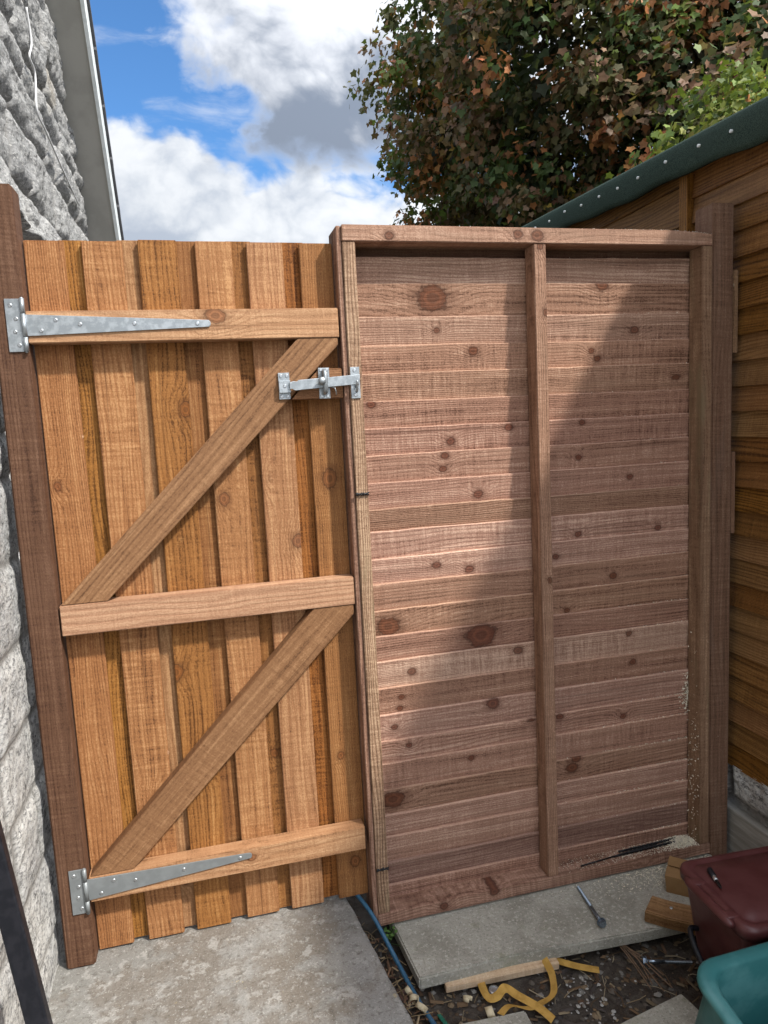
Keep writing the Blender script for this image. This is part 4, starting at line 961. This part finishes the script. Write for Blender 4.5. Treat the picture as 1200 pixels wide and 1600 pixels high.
# curled cream wood shavings
def curl(c, r, turns, w_, axis, label):
    ax = Vector(axis).normalized(); a_ = ax.orthogonal().normalized(); b_ = ax.cross(a_); n_ = 26; pts = []; v = []; f = []
    for i in range(n_+1):
        an = i/n_*turns*6.283; rr = r*(1-.35*i/n_); p = Vector(c)+(a_*math.cos(an)+b_*math.sin(an))*rr + ax*w_*.25*i/n_; v += [p-ax*w_/2, p+ax*w_/2]
    for i in range(n_): f.append((2*i, 2*i+1, 2*i+3, 2*i+2))
    o = link('wood_curl', pymesh('wood_curl', v, f), M['cream'], None, True); so_ = o.modifiers.new('t', 'SOLIDIFY'); so_.thickness = .0012
    tag(o, label, 'wood shaving', 'curled pale wood shavings')
curl((.752, -.270, -.030), .015, .9, .013, (.7, .5, .5), 'pale curled shaving against the path edge, lowest of three by the cable')
curl((.742, -.238, -.032), .012, 1.1, .013, (.2, .9, .4), 'pale curled shaving against the path edge, middle one of three')
curl((.738, -.208, -.034), .011, .9, .013, (.9, .1, .5), 'small pale curled shaving against the path edge, upper one of three')
curl((.873, -.268, -.042), .018, .55, .010, (.3, .4, .9), 'thin white hooked shaving left of the webbing strap')
curl((.905, -.318, -.044), .014, .5, .018, (.9, -.2, .2), 'short white shaving just below the webbing strap')
# bottle cap
q = MB(); q.lathe((.943, -.254, -.050), [(.014, 0), (.0145, .002), (.0135, .007), (.0105, .008), (.0100, .006), (.004, .0055)], (.05, -.1, 1), 20)
tag(q.build('bottle_cap', M['zinc'], None), 'round grey metal cap on the soil inside the webbing loop', 'cap')
# bundle of dry stems
for k in range(6):
    a = Vector((1.316+rng.uniform(-.006, .006), -.203+rng.uniform(-.004, .004), -.040)); b_ = Vector((1.300+.012*k+rng.uniform(-.01, .01), -.335-rng.uniform(0, .05), -.043+rng.uniform(0, .004)))
    m_ = a.lerp(b_, .5)+Vector((rng.uniform(-.006, .006), 0, .008)); q = MB(); q.tube(smooth_pts([a, m_, b_], 5), .0016, 6)
    tag(q.build('dry_stem', M['stem'] if 'stem' in M else M.setdefault('stem', simple('dry plant stem', (.16, .10, .06), .85, 0, ((.09, .055, .03), 90, .6))), None, True), 'thin brown dry stem in the bundle fanning out below the slab', 'stem', 'dry stems in the bundle below the slab')
# weed
M['weedleaf'] = simple('weed leaf', (.075, .16, .03), .6, 0, ((.04, .09, .02), 60, .6))
wd_ = thing('weed', (.738, -.012, -.05), 'small bright green weed growing at the foot of the fence corner', 'plant')
q = MB(); q2 = MB(); rg = random.Random(3)
for k in range(16):
    a = rg.uniform(0, 6.28); e = Vector((.738+rg.uniform(-.012, .016), -.022+rg.uniform(-.045, .02), -.05+rg.uniform(.022, .055))); q.tube([(.738, -.015, -.05), e], .0009, 4)
    ld = Vector((math.cos(a), math.sin(a), rg.uniform(-.2, .5))).normalized()*rg.uniform(.009, .016); sd_ = ld.cross(Vector((0, 0, 1))).normalized()*rg.uniform(.004, .006)
    q2.add([e, e+ld*.5+sd_, e+ld, e+ld*.5-sd_], [(0, 1, 2, 3)])
q.build('stems', M['weedleaf'], wd_); q2.build('leaves', M['weedleaf'], wd_)
# black bars leaning against the house wall
def leanbar(A, B, w_, label):
    A = Vector(A); B = Vector(B); ax = (B-A).normalized(); c = (A+B)/2; s_ = Vector((1, 0, 0)); s_ = (s_-ax*s_.dot(ax)).normalized(); u_ = ax.cross(s_)
    q = MB(); q.box(c, ((B-A).length/2, w_/2, .011), (ax, s_, u_)); o = q.build('metal_bar', M['blackm'], None, bevel=.003)
    tag(o, label, 'metal bar', 'black metal bars leaning on the stone wall')
leanbar((.029, -.50, .062), (-.052, -.50, .80), .036, 'black metal bar leaning on the stone wall, the wider one nearer the gate post')
leanbar((.006, -.66, .062), (-.046, -.66, .60), .036, 'black metal bar leaning on the stone wall, only just showing in the bottom left corner')

# ------------------------------------------------------------------ loose stuff
def mat_attr(name, rough=.9):
    mt, t, b = material(name); t.put(b.inputs['Base Color'], t.attr('lc')[0]); b.inputs['Roughness'].default_value = rough; b.inputs['Specular IOR Level'].default_value = .15; return mt
M['bits'] = mat_attr('loose debris')
class Bits:
    def __init__(s): s.v = []; s.f = []; s.c = []
    def add(s, v, f, c):
        n = len(s.v); s.v += [tuple(p) for p in v]; s.f += [tuple(i+n for i in q) for q in f]; s.c += [(*c, 1.0)]*len(v)
    def flake(s, p, l, w_, c, tilt=.5, th=.0):
        a = rng.uniform(0, 6.28); d = Vector((math.cos(a), math.sin(a), rng.uniform(-tilt, tilt))).normalized(); sd_ = d.cross(Vector((rng.uniform(-.4, .4), rng.uniform(-.4, .4), 1))).normalized(); p = Vector(p)
        s.add([p-d*l/2-sd_*w_/2, p+d*l/2-sd_*w_*.3, p+d*l/2+sd_*w_/2, p-d*l/2+sd_*w_*.4, p+Vector((0, 0, w_*.3))], [(0, 1, 4), (1, 2, 4), (2, 3, 4), (3, 0, 4)], c)
    def stone(s, p, r, c):
        ph = [(1,0,0),(-1,0,0),(0,1,0),(0,-1,0),(0,0,1),(0,0,-1),(.7,.7,.2),(-.7,.7,.2),(-.7,-.7,.2),(.7,-.7,.2)]
        e = Vector((rng.uniform(.6, 1.3), rng.uniform(.6, 1.3), rng.uniform(.4, .9)))
        bm = bmesh.new()
        for q_ in ph: bm.verts.new(Vector((q_[0]*e.x, q_[1]*e.y, q_[2]*e.z))*r*rng.uniform(.8, 1.15))
        bmesh.ops.convex_hull(bm, input=bm.verts[:]); bm.verts.index_update(); 
        s.add([Vector(p)+v_.co for v_ in bm.verts], [[v_.index for v_ in fc.verts] for fc in bm.faces], c); bm.free()
    def twig(s, p, l, r, c):
        a = rng.uniform(0, 6.28); d = Vector((math.cos(a), math.sin(a), rng.uniform(-.08, .15))); q = MB(); p = Vector(p)
        q.tube([p, p+d*l*.5+Vector((rng.uniform(-.1, .1)*l, rng.uniform(-.1, .1)*l, .003)), p+d*l], r, 5); s.add(q.v, q.f, c)
    def build(s, name):
        me = pymesh(name, s.v, s.f); a = me.attributes.new('lc', 'FLOAT_COLOR', 'POINT'); a.data.foreach_set('color', np.array(s.c, np.float32).ravel()); return link(name, me, M['bits'])
def sc1(c, a, b):
    k_ = rng.uniform(a, b); return tuple(q*k_ for q in c)
def sz(x, y): return float(soilz(np.array([x]), np.array([y]))[0])
B_ = Bits()
cols = [(.10, .085, .07), (.05, .042, .036), (.16, .15, .135), (.075, .05, .033), (.13, .095, .06), (.03, .026, .024)]
for k in range(1500):
    x = rng.uniform(.70, 1.52); y = rng.uniform(-.75, -.17)
    B_.stone((x, y, sz(x, y)+.001), rng.choice([.002, .003, .004, .006, .009]), sc1(rng.choice(cols), .7, 1.3))
for k in range(60):
    x = rng.gauss(1.15, .06); y = rng.gauss(-.33, .04); B_.stone((x, y, sz(x, y)+.003), rng.uniform(.002, .006), (.34, .33, .31))
for k in range(420):
    x = rng.uniform(.70, 1.5); y = rng.uniform(-.75, -.19); B_.flake((x, y, sz(x, y)+.005), rng.uniform(.008, .035), rng.uniform(.004, .014), sc1(rng.choice([(.13, .085, .05), (.09, .055, .035), (.2, .155, .10), (.06, .05, .045)]), .6, 1.3), .35)
for k in range(110):
    x = rng.uniform(.70, 1.5); y = rng.uniform(-.7, -.2); B_.twig((x, y, sz(x, y)+.005), rng.uniform(.02, .08), rng.uniform(.0006, .0014), sc1(rng.choice([(.2, .15, .09), (.11, .07, .04), (.3, .25, .17)]), .7, 1.2))
for k in range(230):    # litter packed in the gap between path and slab
    y = rng.uniform(-.30, .10); x = edge_x(y)+rng.uniform(.004, .075 if y < 0 else .035)
    B_.flake((x, y, -.046+rng.uniform(0, .02)), rng.uniform(.006, .03), rng.uniform(.003, .009), sc1(rng.choice([(.13, .075, .045), (.07, .04, .03), (.24, .18, .11), (.05, .045, .04)]), .6, 1.3), .5)
for k in range(30):
    y = rng.uniform(-.30, .08); x = edge_x(y)+rng.uniform(.01, .06); B_.twig((x, y, -.035), rng.uniform(.02, .06), .001, (.22, .16, .09))
tag(B_.build('soil_debris'), 'loose stones, bark flakes and twigs scattered over the dark soil', 'debris', kind='stuff')
B_ = Bits()
dc = lambda: sc1((.74, .68, .54), .75, 1.15)
for k in range(1100):   # heap in the corner of the bottom rail
    x = rng.gauss(1.672, .028); y = rng.gauss(.018, .016); h_ = .014*math.exp(-((x-1.672)/.035)**2-((y-.018)/.025)**2)
    if 1.25 < x < 1.716 and -.0105 < y < .050: B_.flake((x, y, .0362+h_*rng.random()), rng.uniform(.003, .009), rng.uniform(.0016, .004), dc(), .8)
for k in range(1100):
    x = 1.716-abs(rng.gauss(0, .22)); y = rng.uniform(-.009, .050)
    if x > 1.252: B_.flake((x, y, .0364), rng.uniform(.0015, .005), rng.uniform(.001, .002), dc(), .3)
for k in range(900):    # on the slab in front of it
    x = rng.gauss(1.60, .13); y = -.013-abs(rng.gauss(0, .045))
    if 1.2 < x < 1.75 and y > -.22: B_.flake((x, y, -.0015), rng.uniform(.0025, .007), rng.uniform(.0014, .003), dc(), .5)
for i, zt in enumerate(slz):   # dust caught on the ledges of the right bay
    for k in range(6 if i < 12 else 26 if i < 18 else 60):
        x = 1.716-abs(rng.gauss(0, .16)); 
        if x > 1.252: B_.flake((x, .046+rng.uniform(0, .006), zt+.001), rng.uniform(.002, .006), rng.uniform(.0012, .0026), dc(), .8)
for k in range(120):
    B_.flake((1.7160+.0003, rng.uniform(-.008, .043), rng.uniform(.04, .75)*rng.uniform(.3, 1)), .0040, .0026, dc(), 1.2)
for k in range(150):
    x = 1.716-abs(rng.gauss(0, .012)); z = rng.gauss(.50, .03); B_.flake((x, .043, z), rng.uniform(.003, .008), .0026, dc(), 1.2)
for k in range(60): B_.flake((rng.uniform(1.26, 1.745), FY-.003+0*k, 1.8225+.0095), .004, .002, dc(), .3) if False else None
for k in range(500):
    x = 1.749-abs(rng.gauss(0, .18)); d_ = max(0, (x-1.60)/.15)
    if x > 1.25: B_.flake((x, rng.uniform(FY, .02), 1.8310-.009*d_*d_), rng.uniform(.002, .005), .002, (.62, .56, .46), .5)
tag(B_.build('wood_shavings'), 'fine pale sawdust and drill shavings on the fence rail, ledges and slab', 'sawdust', kind='stuff')
